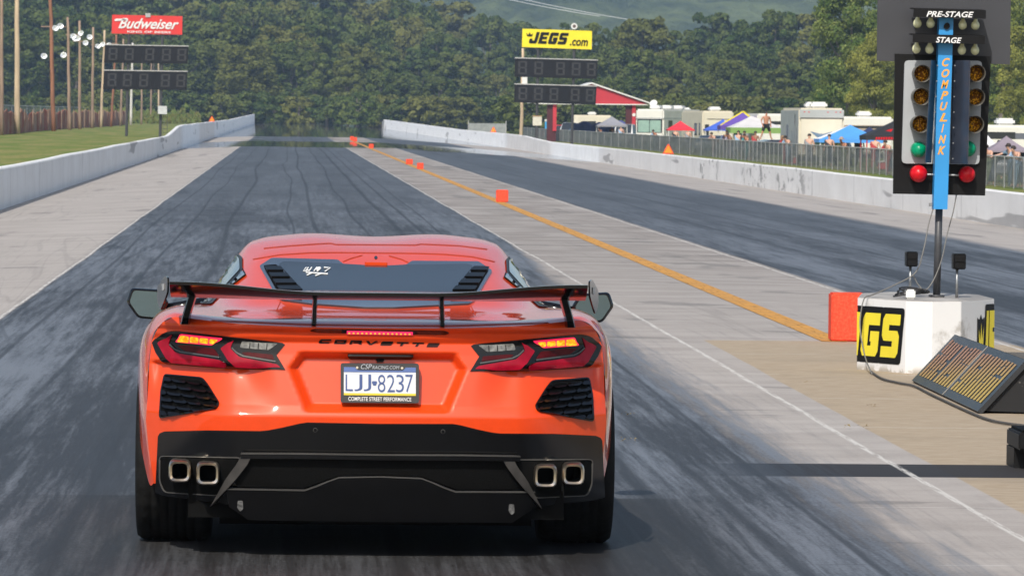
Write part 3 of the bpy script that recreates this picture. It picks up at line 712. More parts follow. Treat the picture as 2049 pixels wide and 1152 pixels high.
# ---- lower valance
VALL = [(313, 984), (318.5, 872), (322, 866), (331, 862.3), (414, 860), (520, 861.5), (536, 860), (563, 855), (600, 846.5), (615, 844.3), (760, 847)]
def mirpx(p):  # mirror a px point about the car's centre at the bumper
    cxp = 760.5; dx = p[0]-cxp; return (cxp-dx*1.0, p[1]+.0100*2*(-dx)*1.0)
VAL = VALL+[mirpx(p) for p in VALL[-2::-1]]+[mirpx(p) for p in [(330, 990), (440, 1005), (484, 1012), (497, 1032)]]+[(760, 1038), (497, 1032), (484, 1012), (440, 1005), (330, 990)]
va = decal('lower_valance', VAL, fproj, .007, BLACK, car, step=11, thick=.02)
def both(name, pl_, off, m, parent, step=7, thick=.006, proj=None):
    M = MB(); decal('', pl_, proj or fproj, off, m, None, step=step, thick=thick, mb=M); decal('', pl_, proj or fproj, off, m, None, step=step, thick=thick, mb=M, mirror=2); return M
for s_ in (0, 1):
    ex = decal('exhaust_surround', rnd([(324, 911), (483, 914), (440, 990), (332, 983), (324, 962)], 8), fproj, .010, BLACKM, car, step=9, mirror=2*s_)
    ringdecal('surround_rim', rnd([(324, 911), (483, 914), (440, 989), (333, 983), (324, 962)], 8), 1.8, fproj, .014, GREYT, ex, step=9, mirror=2*s_, thick=.01)
    for (a, b) in ((338, 379), (392.5, 438.5)):
        cx_, cz_ = (a+b)/2, 944.5 if a < 350 else 947.5; sz = (b-a)/2 if a > 350 else 22
        def sq(r, rr_): return rnd([(cx_-r, cz_-r), (cx_+r, cz_-r), (cx_+r, cz_+r), (cx_-r, cz_+r)], rr_)
        outer = sq(sz, 13); inner = sq(sz-6.5, 9); M = MB(); n = len(outer)
        pj = planeproj(.0)
        ring = []
        for poly_, yy in ((outer, .16), (outer, -.005), (sq(sz-2.5, 11), -.014), (inner, -.006), (sq(sz-7.5, 8), .12)):
            rw = []
            for q in poly_:
                p, _n = pj(*q); rw.append(Vector((p.x, yy, p.z)))
            ring.append(rw)
        # shift with the corner's depth
        for k, rw in enumerate(ring):
            for p in rw: p.y += (.075 if a < 350 else .03); p.x *= (-1 if s_ else 1)
            M.v += [tuple(p) for p in rw]
        for k in range(len(ring)-1):
            for i in range(n):
                j = (i+1) % n; f = (k*n+i, k*n+j, (k+1)*n+j, (k+1)*n+i); M.f.append(f if not s_ else f[::-1])
        M.f = M.f[:-n]; tip = M.build('exhaust_tip', CHROME, car, True); autosmooth(tip, 40)
        M2 = MB(); M2.v = [tuple(p) for rw in ring[-2:] for p in rw]; M2.f = [tuple(range(n, 2*n))]+[(i, (i+1) % n, n+(i+1) % n, n+i) for i in range(n)]; M2.build('tip_bore', BLACKM, tip)
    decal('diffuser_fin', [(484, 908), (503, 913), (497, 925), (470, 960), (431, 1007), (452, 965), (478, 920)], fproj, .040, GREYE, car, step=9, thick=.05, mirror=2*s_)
half = [(504, 912), (470, 962), (476, 971), (607, 974), (678, 950), (760, 948.5)]
full = half+[mirpx(p) for p in half[-2::-1]]+[(760, 914)]
decal('diffuser_mesh', full, fproj, .011, CARBON, car, step=12)
half = [(458, 974), (611, 976.5), (679, 952.5), (760, 951)]
full = half+[mirpx(p) for p in half[-2::-1]]+[mirpx(p) for p in ((463, 1009), (484, 1024), (498, 1033))]+[(760, 1037), (498, 1033), (484, 1024), (463, 1009)]
lo = decal('diffuser_panel', full, fproj, .030, BLACKS, car, step=12, thick=.03)
half = [(458, 973), (611, 975.5), (679, 951.5), (760, 950)]
decal('panel_edge', strip2(half+[mirpx(p) for p in half[-2::-1]], 2.0), fproj, .034, GREYT, lo, step=12, thick=.01)
half = [(484, 908), (600, 908.5), (760, 911)]
tb = decal('diffuser_bar', strip2(half+[mirpx(p) for p in half[-2::-1]], 9), fproj, .042, BLACK, car, step=12, thick=.04)
decal('bar_painted_highlight', strip2([(p[0], p[1]-5) for p in (half+[mirpx(p) for p in half[-2::-1]])], 1.6), fproj, .042, GREYT, tb, step=12, thick=.02)  # highlight on the bar's upper edge, put in as a thin grey strip
for bx, by in ((483, 1004), (1021, 1011)):
    decal('jack_clip', rnd([(bx-5, by-9), (bx+5, by-9), (bx+6, by+7), (bx, by+12), (bx-6, by+4)], 2), fproj, .040, P('scuffed_plastic', (.12, .12, .12), .5, var=.7, nscale=90), car, step=6)
M = MB().tube([(-.5, .12, .19), (.5, .12, .19)], .022)
M.build('exhaust_crosspipe', P('dull_pipe', (.08, .075, .07), .5, metal=.5, var=.4, nscale=30), car, True)
for px_, py_ in ((631, 859), (886, 862)):
    decal('parking_sensor', [(px_+4.5*math.cos(q*math.pi/5), py_+4.5*math.sin(q*math.pi/5)) for q in range(10)], fproj, .009, GREYT, car, step=8)
    decal('sensor_face', [(px_+3.5*math.cos(q*math.pi/5), py_+3.5*math.sin(q*math.pi/5)) for q in range(10)], fproj, .0105, BLACK, car, step=8)
# ---- hatch
HF = [(519.5, 535), (544, 519), (676, 522.5), (687, 531.5), (731, 534), (774, 535), (814, 532.5), (823, 525), (957, 526), (984, 544), (950, 604), (940, 610), (790, 618), (730, 618), (622, 610.5), (563, 602.5), (552, 594)]
hf = decal('engine_hatch', rnd(HF, 4), bproj, .008, FRAMEB, car, step=10, thick=.012)
rg = decal('rear_window', rnd([(558, 533), (568, 528), (690, 533), (731, 535.5), (774, 536.5), (815, 534.5), (935, 533), (946, 537), (908, 586), (896, 598), (700, 601), (612, 596), (598, 577)], 3), bproj, .012, GLASSD, hf, step=9, thick=.003)
for s_, lv in ((0, [(528, 536), (553, 534), (597, 578), (608, 588), (605, 600), (567, 596), (556, 588)]), (1, [(950, 538.5), (977, 542), (949, 593), (937, 603), (903, 604), (901, 592), (915, 582)])):
    l_ = decal('hatch_louvre', rnd(lv, 3), bproj, .012, BLACKM, hf, step=8, thick=.003)
    Ms = MB()
    for k in range(5):
        y0 = 541+k*13
        bx = [(500, y0), (1000, y0), (1000, y0+7.5), (500, y0+7.5)]
        cl = [(528, 536), (553, 534), (606, 588), (604, 600), (565, 596)] if s_ == 0 else [(950, 538.5), (977, 542), (940, 602), (903, 604), (901, 592)]
        q = clip(bx, cl)
        if len(q) >= 3: decal('', q, bproj, .020, None, None, step=8, mb=Ms, thick=.008)
    Ms.build('louvre_blades', BLACKS, l_)
CHALK = P('white_window_chalk', (.80, .80, .78), .8)
for nm, st in (('chalk_number', [[(613, 541), (607, 548), (619, 547)], [(617, 541), (612, 549)], [(624, 541), (618, 549)], [(634, 541), (628, 549)], [(641, 541.5), (635, 542), (633, 546), (639, 546), (643, 541.5), (634, 550)], [(648, 541.5), (661, 542.5), (650, 550)]]), ('chalk_letters', [[(612, 551), (656, 554)], [(625, 552), (614, 557)], [(643, 553.5), (631, 558)]])):
    Mc = MB()
    for k, s2 in enumerate(st): decal('', strip2(s2, 2.0), bproj, .0145+.0002*k, None, None, step=5, mb=Mc, thick=.001)
    Mc.build(nm, CHALK, rg)
cf = decal('roof_camera_fairing', rnd([(729, 534.5), (741, 519.5), (762, 520), (776, 535.5)], 2), bproj, .022, PAINT, car, step=6, thick=.03)
decal('camera_eye', [(752+3.4*math.cos(q*math.pi/5), 526+3.4*math.sin(q*math.pi/5)) for q in range(10)], bproj, .024, BLACK, cf, step=8, thick=.002)
SEAM = P('panel_seam', (.45, .045, .006), .5)
for s2 in ([(528, 497), (580, 492), (640, 488), (662, 487), (672, 489.5), (760, 490), (832, 490.5), (842, 488.5), (920, 492), (975, 499)],
           [(506, 519), (560, 510), (620, 506), (680, 505.5), (760, 506.5), (830, 507), (890, 509), (945, 514), (990, 524)],
           [(686, 524), (700, 518), (725, 511)], [(818, 526), (803, 519), (778, 512)],
           [(561, 604), (553, 622)], [(942, 612), (952, 630)]):
    decal('panel_seam', strip2(s2, 1.1), bproj, .0025, SEAM, car, step=6, thick=.001)
decal('trunk_seam', strip2([(357, 641.5), (440, 642), (620, 649.5), (760, 651.5), (900, 652), (1090, 646), (1170, 648)], 1.3), bproj, .0025, SEAM, car, step=8, thick=.001)
# ---- wing
Mw = MB(); secs = []
NXW = 40
for i in range(NXW+1):
    x = .812*(2*i/NXW-1); k = abs(x)/.812
    drop = .037*(1-sst(.25, .95, k))
    zt = 1.086-drop; rear = -.115; chord = .27; fr_ = rear+chord
    tilt = .006+.034*sst(.2, .9, k)
    zl = zt-tilt; th = .022
    sec = [(rear, zt), (rear+.02, zt+.001), (rear+.10, (zt*.6+zl*.4)+.004), (fr_-.04, zl+.008), (fr_, zl), (fr_-.01, zl-th*.8), (fr_-.08, zl-th*1.2), (rear+.08, zt*.7+zl*.3-th*1.3), (rear, zt-.012)]
    for y, z in sec: Mw.v.append((x, y, z-.002))
n = 9
for i in range(NXW):
    for k in range(n): Mw.f.append((i*n+k, (i+1)*n+k, (i+1)*n+(k+1) % n, i*n+(k+1) % n))
Mw.f += [tuple(range(n)), tuple(NXW*n+k for k in range(n))[::-1]]
wing = Mw.build('rear_wing', BLACK, car, True); autosmooth(wing, 45)
for s_ in (-1, 1):
    pp = rnd([(-.135, 1.100), (-.05, 1.105), (.17, 1.055), (.175, 1.0), (.08, .965), (-.02, 1.0), (-.125, 1.045)], .02)
    M = MB().prism(pp, 0, .007, lambda u, v, d: (s_*(.812+d+.05*((u+.135)/.31)), u, v+.012*0))
    ep = M.build('wing_endplate', BLACK, wing)
    MB().prism([(-.05, 1.075), (.02, 1.07), (.0, 1.045), (-.05, 1.05)], 0, .002, lambda u, v, d: (s_*(.8205+d+.05*((u+.135)/.31)), u, v)).build('endplate_emblem', P('pale_emblem', (.5, .5, .52), .4), ep)
    for xt, xb, zt, zb, wt, wb in ((.722, .757, 1.045, .927, .017, .020), (.247, .252, 1.035, .905, .010, .013)):
        M = MB(); vv = []
        for f_, (xx, zz, ww) in enumerate(((xb, zb-.015, wb), (xb*.9+xt*.1, zb+.01, wb*.85), (xt, zt, wt))):
            for (dx, yy) in ((-ww, -.02+.02*f_), (-ww*.7, -.05+.02*f_), (ww*.7, -.05+.02*f_), (ww, -.02+.02*f_), (ww, .10), (-ww, .10)): vv.append((s_*(xx+dx), yy+(.11 if xt > .5 and f_ < 2 else .09 if f_ < 2 else .06), zz))
        ff = [(k, (k+1) % 6, 6+(k+1) % 6, 6+k) for k in range(6)]+[(6+k, 6+(k+1) % 6, 12+(k+1) % 6, 12+k) for k in range(6)]
        M.add(vv, ff); o = M.build('wing_support', BLACK, wing, True); autosmooth(o, 40)
# ---- mirrors
MG = P('mirror_glass', (.22, .31, .34), .10, metal=1, var=.05)
for s_ in (0, 1):
    pj = planeproj(2.78); sg = -1 if s_ else 1
    oc = rnd([(262, 576), (321, 579.5), (338, 606), (319, 640.5), (275, 636), (252.5, 604)], 7)
    if s_: oc = [(1481.5-a-.5*0, b+8.6-.0*a) for a, b in oc][::-1]
    ctr = Vector((sum(p[0] for p in oc)/len(oc), sum(p[1] for p in oc)/len(oc)))
    M = MB(); n = len(oc)
    for sc_, yy in ((.90, 0), (1., .012), (1.0, .05), (.93, .12), (.75, .19), (.4, .225)):
        for q in oc:
            qq = ctr+(Vector(q)-ctr)*sc_; p, _n = pj(qq.x, qq.y); M.v.append((p.x, p.y+yy, p.z))
    for k in range(5):
        for i in range(n): M.f.append((k*n+i, k*n+(i+1) % n, (k+1)*n+(i+1) % n, (k+1)*n+i))
    M.f += [tuple(5*n+i for i in range(n)), tuple(i for i in range(n))[::-1]]
    mr = M.build('door_mirror', BLACK, car, True); autosmooth(mr, 50)
    ic = [tuple(ctr+(Vector(q)-ctr)*.84) for q in oc]
    decal('mirror_glass', ic, planeproj(2.778), .001, MG, mr, step=20, thick=.002)
    xi = .80
    MB().tube([((-1 if not s_ else 1)*.90, 2.86, .86), ((-1 if not s_ else 1)*.70, 2.95, .90)], [.035, .03], 8).build('mirror_arm', BLACK, mr, True)

# ================================================================= STARTING TREE, BASE BLOCK AND NEAR THINGS
def poly_mesh(M, poly, fn, d0=0, d1=.003): return M.prism(poly, d0, d1, fn)
GL = {'S': [(0,.0),(0,.25),(.62,.25),(.62,.38),(.12,.38),(0,.5),(0,.88),(.12,1),(1,1),(1,.75),(.38,.75),(.38,.62),(.88,.62),(1,.5),(1,.12),(.88,0)],
      'G': [(.12,0),(0,.12),(0,.88),(.12,1),(1,1),(1,.72),(.36,.72),(.36,.24),(.55,.24),(.55,.34),(.48,.34),(.48,.58),(1,.58),(1,.12),(.88,0)],
      'E': [(0,0),(0,1),(1,1),(1,.76),(.38,.76),(.38,.62),(.9,.62),(.9,.40),(.38,.40),(.38,.24),(1,.24),(1,0)],
      'J': [(.12,0),(0,.12),(0,.4),(.36,.4),(.36,.24),(.62,.24),(.62,1),(1,1),(1,.12),(.88,0)],
      'crown': [(.1,0),(.0,.8),(.28,.35),(.5,1),(.72,.35),(1,.8),(.9,0)]}
def glyph(ch, x0, wd, y0, h, shear=0, grow=0):
    return [(x0+u*wd+v*h*shear, y0+v*h) for u, v in GL[ch]]
def facefn(a, b, z0, out=1):
    """plane standing on ground line a->b (2-D points); u metres along, v up, d proud of it"""
    A = Vector((a[0], a[1], 0)); D = (Vector((b[0], b[1], 0))-A).normalized(); N = Vector((D.y, -D.x, 0))*out
    return lambda u, v, d: A+D*u+Vector((0, 0, z0+v))+N*d
# ---- concrete base block
BX, BY = 4.45, 36.9
blk = empty('tree_base_block', (BX, BY, 0), 'white painted concrete block with yellow and black lettering, carrying the starting lights', 'concrete block')
plan = [(3.985, 36.5), (4.262, 35.99), (4.425, 35.85), (4.64, 35.95), (4.94, 36.5), (4.94, 37.3), (4.7, 37.75), (4.35, 37.75), (4.11, 37.4)]
loc = [(x-BX, y-BY) for x, y in plan]
M = MB(); n = len(loc)
M.prism(loc, 0, 1, lambda u, v, d: (u, v, -.02+.52*d))
WB = G('chipped_white_paint'); X, Y, Z = WB.pos(False)
a_ = WB.noise(WB.math('MULTIPLY', X, 3.), WB.math('MULTIPLY', Y, 3.), WB.math('MULTIPLY', Z, 3.), detail=8, rough=.65)
c = WB.mix(WB.ss(a_, .58, .72), (.74, .74, .74), (.42, .40, .37)); c = WB.mix(WB.ss(Z, .06, .0), c, WB.mix(WB.ss(a_, .45, .5), (.72, .7, .68), (.4, .36, .3)))
c = WB.mix(WB.ss(Z, .492, .499), c, WB.mix(WB.ss(a_, .4, .6), (.26, .24, .22), (.45, .42, .38)))
WB.put(WB.b.inputs['Base Color'], c); WB.b.inputs['Roughness'].default_value = .6
o = M.build('block', WB.m, blk); 
bv = o.modifiers.new('b', 'BEVEL'); bv.width = .006; bv.segments = 2
# lettering on the left front face
fn = facefn(loc[0], loc[1], 0); L = math.hypot(loc[1][0]-loc[0][0], loc[1][1]-loc[0][1])
Mb_ = MB(); My = MB(); hb = .30; yb = .10
for ch, x0, wd in (('E', -.26, .20), ('G', .035, .21), ('S', .285, .21)):
    pass
def clipu(poly, lo, hi):
    return clip(poly, [(lo, -9), (hi, -9), (hi, 9), (lo, 9)])
def tri_face(M, poly, fn, d):
    v2, _, f2, *_r = delaunay_2d_cdt([Vector(p) for p in densify(poly, .5)], [], [list(range(len(densify(poly, .5))))], 1, 1e-5)
    vs = [fn(p.x, p.y, d) for p in v2]; n_ = fn(0, 0, 1)-fn(0, 0, 0)
    fs = [tuple(f) for f in f2]
    if fs and (vs[fs[0][1]]-vs[fs[0][0]]).cross(vs[fs[0][2]]-vs[fs[0][0]]).dot(n_) < 0: fs = [f[::-1] for f in fs]
    M.add(vs, fs)
for i_, (ch, x0, wd) in enumerate((('E', -.185, .20), ('G', .045, .205), ('S', .285, .205))):
    sh = .14
    bg = rnd([(x0-.035-.0, yb-.045), (x0+wd+.035, yb-.045), (x0+wd+.045+hb*sh, yb+hb+.045), (x0-.02+hb*sh, yb+hb+.045)], .03)
    bg = clipu(bg, .003, L-.003)
    if len(bg) > 2: tri_face(Mb_, bg, fn, .0025+.0006*i_)
    gl_ = glyph(ch, x0, wd, yb, hb, sh)
    if ch == 'E': gl_ = clipu([(x0+wd*.4+0*sh, yb), (x0+wd, yb), (x0+wd+hb*sh, yb+hb), (x0+wd*.4+hb*sh, yb+hb)], .003, L)
    if len(gl_) > 2: tri_face(My, gl_ if ch == 'E' else gl_, fn, .0055)
Mb_.build('lettering_outline', BLACKP, blk); My.build('yellow_lettering', YELLOW, blk)
fn2 = facefn(loc[3], loc[4], 0); L2 = math.hypot(loc[4][0]-loc[3][0], loc[4][1]-loc[3][1])
Mb_ = MB(); My = MB()
tri_face(Mb_, rnd([(.30, .10), (.44, .10), (.44, .38), (.40, .36), (.37, .40), (.34, .36), (.30, .38)], .01), fn2, .0025)
tri_face(Mb_, rnd([(.43, .02), (L2-.003, .02), (L2-.003, .465), (.45, .465)], .02), fn2, .0031)
tri_face(My, [(.335, .14), (.325, .30), (.355, .22), (.372, .34), (.39, .22), (.42, .32), (.41, .14)], fn2, .0055)
tri_face(My, [(.45, .06), (.505, .06), (.515, .42), (.475, .42)], fn2, .0055)
tri_face(My, [(.525, .06), (L2-.004, .06), (L2-.004, .27), (.59, .27), (.59, .30), (L2-.004, .30), (L2-.004, .42), (.53, .42)], fn2, .0055)
Mb_.build('lettering_outline', BLACKP, blk); My.build('yellow_lettering', YELLOW, blk)

# ---- the tree itself; local frame: photo pixels at its distance
TY = 36.75; TS = F/TY; TP = at(1874, 592, TY)
tree = empty('starting_light_tree', (TP.x, TY, .50), 'tall starting-light tree with blue column and amber, green and red lamps', 'starting lights')
LEAN = .0165; tree.rotation_euler[1] = LEAN
PHI = LEAN+.010
def T(px, py):
    dx = px-1874; dz = 592-py; c_, s__ = math.cos(PHI), math.sin(PHI)
    return ((dx*c_-dz*s__)/TS, (dx*s__+dz*c_)/TS)
def tq(M, quad, y0, y1, bev=0):
    return M.prism([T(*q) for q in quad], y0, y1, lambda u, v, d: (u, d, v))
BLUEP = P('sky_blue_paint', (.03, .27, .62), .4, var=.08); GREYP = P('light_grey_panel', (.36, .38, .40), .45, var=.06)
DKG = P('dark_grey_board', (.045, .047, .055), .45, var=.12, nscale=2)
tq(MB(), [(1756, 118), (2025, 125), (2027, -70), (1758, -76)], .10, .13).build('upper_backboard', DKG, tree)
tq(MB(), [(1788, 385), (1974, 389), (1984.5, 109), (1791, 104)], .06, .085).build('lower_backboard', BLACKP, tree)
gp = tq(MB(), rnd([(1804, 324), (1961, 326), (1966, 118), (1809.5, 117)], 9), .03, .055).build('grey_lamp_panel', GREYP, tree)
M = MB().tube([(0, 0, -.01), (0, 0, .70)], .026, 16); M.box(-.05, .05, -.05, .05, 0, .015); M.build('pole', P('dark_pole', (.05, .052, .058), .45, var=.3, nscale=8), tree, True)
tq(MB(), [(1863.5, 415), (1891.5, 415.5), (1902.5, 33), (1874, 32)], -.115, -.015).build('blue_column', BLUEP, tree)
tq(MB(), [(1856, 403), (1862, 403), (1862, 410), (1856, 410)], -.08, -.06).build('column_latch', STEEL, tree)
tq(MB(), [(1883, 48), (1886, 44), (1890, 42), (1894, 45), (1895, 50), (1892, 55), (1887, 56), (1883, 53)], -.13, -.112).build('column_knob', BLACKP, tree)
# column letters
ORP = P('orange_lettering', (.80, .36, .04), .5)
def tf(quad, d):
    q = [Vector(T(*p)) for p in quad]
    def f(u, v):
        a = q[3].lerp(q[2], u); b = q[0].lerp(q[1], u); r_ = a.lerp(b, v); return (r_.x, d, r_.y)
    return f
for k, ch in enumerate("COMPULINK"):
    yc = 122+k*22.0; xc = 1887.5-k*1.0; hw = 8 if ch != 'I' else 3
    text_on('column_letter', ch, tf([(xc-hw, yc-9), (xc+hw, yc-9), (xc+hw, yc+8), (xc-hw, yc+8)], -.1165), ORP, tree, bold=.03, shear=.35)
# sign strips and bulbs
BULB = P('pale_bulb_glass', (.62, .62, .38), .15, coat=.6, var=.08, em=(.5, .5, .3), ems=.02)
for q, y_, st, tx in (([(1818.6, 31.5), (1964.5, 35), (1964.5, 18), (1820, 14.5)], -.20, 'PRE-STAGE', (1845, 1940, 19.5, 31)), ([(1817.5, 82), (1962.5, 85.5), (1963, 69), (1818.5, 66)], -.20, 'STAGE', (1864, 1916, 71, 82.5))):
    sg = tq(MB(), q, y_, y_+.012).build('sign_strip', BLACKP, tree)
    a, b, c_, d_ = q
    M = MB(); p = [T(*a), T(*b), T(*c_), T(*d_)]
    M.add([(p[3][0], y_+.012, p[3][1]), (p[2][0], y_+.012, p[2][1]), (p[2][0], .03, p[2][1]+.01), (p[3][0], .03, p[3][1]+.01), (p[3][0], y_+.012, p[3][1]-.008), (p[2][0], y_+.012, p[2][1]-.008), (p[2][0], .03, p[2][1]+.002), (p[3][0], .03, p[3][1]+.002)],
          [(0, 1, 2, 3), (7, 6, 5, 4), (0, 4, 5, 1), (1, 5, 6, 2), (2, 6, 7, 3), (3, 7, 4, 0)])
    M.build('sign_hood', BLACKP, tree)
    x0, x1, y0, y1 = tx
    text_on('sign_lettering', st, tf([(x0, y0), (x1, y0+1.6), (x1, y1+1.6), (x0, y1)], y_-.004), WLET, sg, bold=.02, shear=.3)
bprof = [(.0005, -.034), (.010, -.0325), (.020, -.027), (.028, -.016), (.031, -.003), (.030, .007), (.025, .019), (.018, .028), (.014, .038), (.013, .048), (.0005, .05)]
for (bx, by) in ((1830.5, 44), (1857, 44), (1921.5, 47), (1947, 47.5), (1828.5, 94.5), (1855, 95), (1920, 97), (1946.5, 97.5)):
    x, z = T(bx, by); M = MB().lathe(bprof, Matrix.Translation((x, -.10, z-.0)) @ Matrix.Rotation(R(12), 4, 'X'), 16)
    b_ = M.build('stage_bulb', BULB, tree, True); MB().lathe([(.0005, .03), (.015, .03), (.015, .062), (.0005, .062)], Matrix.Translation((x, -.10, z)), 12).build('bulb_socket', BLACKP, b_, True)
# lamps
g = G('amber_bead_lens'); X, Y, Z = g.pos(False)
vo = g.n('ShaderNodeTexVoronoi'); vo.inputs['Scale'].default_value = 72.; g.t.links.new(g.n('ShaderNodeTexCoord').outputs['Object'], vo.inputs['Vector'])
g.put(g.b.inputs['Base Color'], g.mix(g.ss(vo.outputs['Distance'], .25, .6), (1., .50, .03), (.22, .08, .008))); g.b.inputs['Roughness'].default_value = .4; g.b.inputs['Specular IOR Level'].default_value = .15
AMB = g.m
GRN = P('green_lens', (.0, .27, .13), .3, coat=.25, spec=.2, var=.2, nscale=30); REDX = P('red_signal_lens', (.60, .006, .014), .3, coat=.25, spec=.2, var=.15, nscale=25)
RY = Matrix.Rotation(R(90), 4, 'X')
def lamp(px, py, r, m, name, hood):
    x, z = T(px, py); r = r/TS
    Mx = Matrix.Translation((x, .0, z)) @ RY
    if hood:
        M = MB(); n = 28; pr = [(r*.98, -.03), (r*1.02, .13), (r*1.0, .132), (r*.93, .10), (r*.93, -.025)]
        M.lathe(pr, Mx, n)
        h_ = M.build('lamp_hood', P('lamp_hood_dark', (.10, .095, .08), .4, var=.2) if 'lamp_hood_dark' not in bpy.data.materials else bpy.data.materials['lamp_hood_dark'], None, True)
        l_ = MB().lathe([(.0005, .034), (r*.5, .028), (r*.92, .0)], Mx, n).build('lens', m, h_, True)
        h_.name = name; h_.parent = tree
    else:
        M = MB().lathe([(r*.9, -.05), (r, -.03), (r, .01), (r*.96, .03), (r*.7, .055), (r*.4, .067), (.0005, .072)], Mx, 28); M.build(name, m, tree, True)
for px, py in ((1840.5, 144), (1838.7, 190), (1837, 245), (1949.5, 143.5), (1948.5, 191), (1946.5, 245.5)): lamp(px, py, 17.3, AMB, 'amber_lamp', True)
lamp(1837, 296, 16, GRN, 'green_lamp', False); lamp(1936.5, 294.5, 16, GRN, 'green_lamp', False)
lamp(1837, 344.5, 17.3, REDX, 'red_lamp', False); lamp(1934.6, 346, 16.5, REDX, 'red_lamp', False)
MB().tube([(T(1850, 346)[0], .01, T(1850, 346)[1]), (T(1925, 348)[0], .01, T(1925, 348)[1])], .008).build('lamp_bracket', STEEL, tree)
BLN = P('blue_black_blinder', (.035, .040, .055), .30, var=.3, nscale=5, spec=.6)
for q0, q1, yy in (((1872.5, 118), (1861.5, 322), -.09), ((1904, 117), (1900, 324), -.09)):
    s_ = -1 if q0[0] < 1880 else 1
    p0 = T(*q0); p1 = T(*q1); wd = .066 if s_ < 0 else .095
    M = MB(); vv = []
    for (p, zz) in ((p0, 0), (p1, 0)):
        for (dx, dy) in ((0, -.03), (s_*wd, -.235), (s_*(wd+.004), -.235), (s_*.006, -.03)): vv.append((p[0]+dx, dy, p[1]))
    M.add(vv, [(0, 1, 5, 4), (1, 2, 6, 5), (2, 3, 7, 6), (3, 0, 4, 7), (3, 2, 1, 0), (4, 5, 6, 7)]); M.build('blinder', BLN, tree)
    M = MB()
    for k in range(7):
        yb_ = 128+k*31; px_ = q0[0]+(q1[0]-q0[0])*(yb_-118)/205.; p = T(px_+s_*1.5, yb_); M.box(p[0]-.004, p[0]+.004, -.125, -.115, p[1]-.004, p[1]+.004)
    r_ = M.build('rivets', STEEL, tree)
# ---- sensors on posts and cables on the block
def wpt(px, py, Y): return tuple(at(px, py, Y))
for (x0, x1, y0, y1, xp, yp, Y_, lb) in ((1812, 1835, 503, 533, 1822, 592, 36.6, 'small black sensor box on a post, left of the starting lights pole'), (1906, 1931, 507, 538.5, 1915.5, 594, 36.6, 'small black sensor box on a post, right of the starting lights pole')):
    a = at((x0+x1)/2, y1, Y_); b = at((x0+x1)/2, y0, Y_); hw = (x1-x0)/2*Y_/F
    se = empty('track_sensor', (at(xp, 500, Y_).x, Y_, .5), lb, 'sensor', 'sensors beside the starting lights')
    cx_ = a.x-se.location.x
    MB().box(cx_-hw, cx_+hw, -.05, .07, a.z-.5, b.z-.5, bev=.006).build('sensor_box', BLACKS, se)
    MB().box(cx_-hw+.008, cx_+hw-.008, -.056, -.049, a.z-.5+.055, b.z-.5-.01).box(cx_-hw+.008, cx_+hw-.008, -.056, -.049, a.z-.5+.01, a.z-.5+.045).build('sensor_face', BLACKP, se)
    MB().tube([(0, 0, -.005), (0, 0, a.z-.5)], .010).build('post', STEEL, se, True)
def cable(name, pts, rad, m, label, Y=None, sub=6):
    pp = [Vector(p) for p in pts]; out = []
    for i in range(len(pp)-1):
        p0 = pp[max(i-1, 0)]; p3 = pp[min(i+2, len(pp)-1)]
        for k in range(sub): out.append(catmull(p0, pp[i], pp[i+1], p3, k/sub))
    out.append(pp[-1]); o = MB().tube(out, rad, 6).build(name, m, None, True); tag(o, label, 'cable'); return o
CABG = P('grey_cable', (.16, .155, .145), .6, var=.2); CABB = P('black_cable', (.02, .02, .022), .5)
cable('hanging_cable', [wpt(1914, 388, 36.86), wpt(1907, 425, 36.8), wpt(1895, 470, 36.75), wpt(1884, 520, 36.7), wpt(1868, 560, 36.65), wpt(1852, 580, 36.6), wpt(1838, 570, 36.6), wpt(1828, 552, 36.6)], .0045, CABG, 'grey cable hanging from the back of the starting lights, curling past the pole')
cable('hanging_cable', [wpt(1868, 415, 36.7), wpt(1858, 450, 36.65), wpt(1848, 500, 36.6), wpt(1832, 545, 36.58), wpt(1790, 570, 36.5), wpt(1745, 590, 36.4), wpt(1729, 598, 36.35), wpt(1721, 640, 36.3), wpt(1724, 680, 36.25), wpt(1733, 720, 36.15), wpt(1745, 748, 35.7)], .005, CABG, 'thin grey cable running down over the left edge of the white block')
M = MB()
for k in range(4):
    z0 = .515+.008*k; cx_ = at(1815, 588, 36.4)
    pts_ = [(cx_.x+.10*math.cos(q*math.pi/8+k*.3)+.015*k, 36.35+.05*math.sin(q*math.pi/8), z0+.02+.02*math.cos(q*math.pi/8+k)) for q in range(17)]; M.tube(pts_, .006, 6)
o = M.build('coiled_cable', CABB); tag(o, 'black cable coiled with a white tie on top of the white block', 'cable')
mb_ = MB().box(cx_.x-.02, cx_.x+.045, 36.285, 36.42, .50, .565, bev=.01).build('cable_tie', WHITE, o)
gpts = []
for px, py in ((1742, 742), (1765, 757), (1800, 766), (1830, 772), (1860, 787), (1900, 806), (1940, 824), (1975, 838), (2010, 846), (2060, 852)):
    d = ray(px, py); t_ = (.012-H)/d.z; gpts.append(CAMP+d*t_)
o = cable('ground_cable', gpts, .008, P('dirty_cable', (.07, .065, .06), .75, var=.3, nscale=30), 'dirty twisted cable lying on the tan concrete in front of the reclining board')
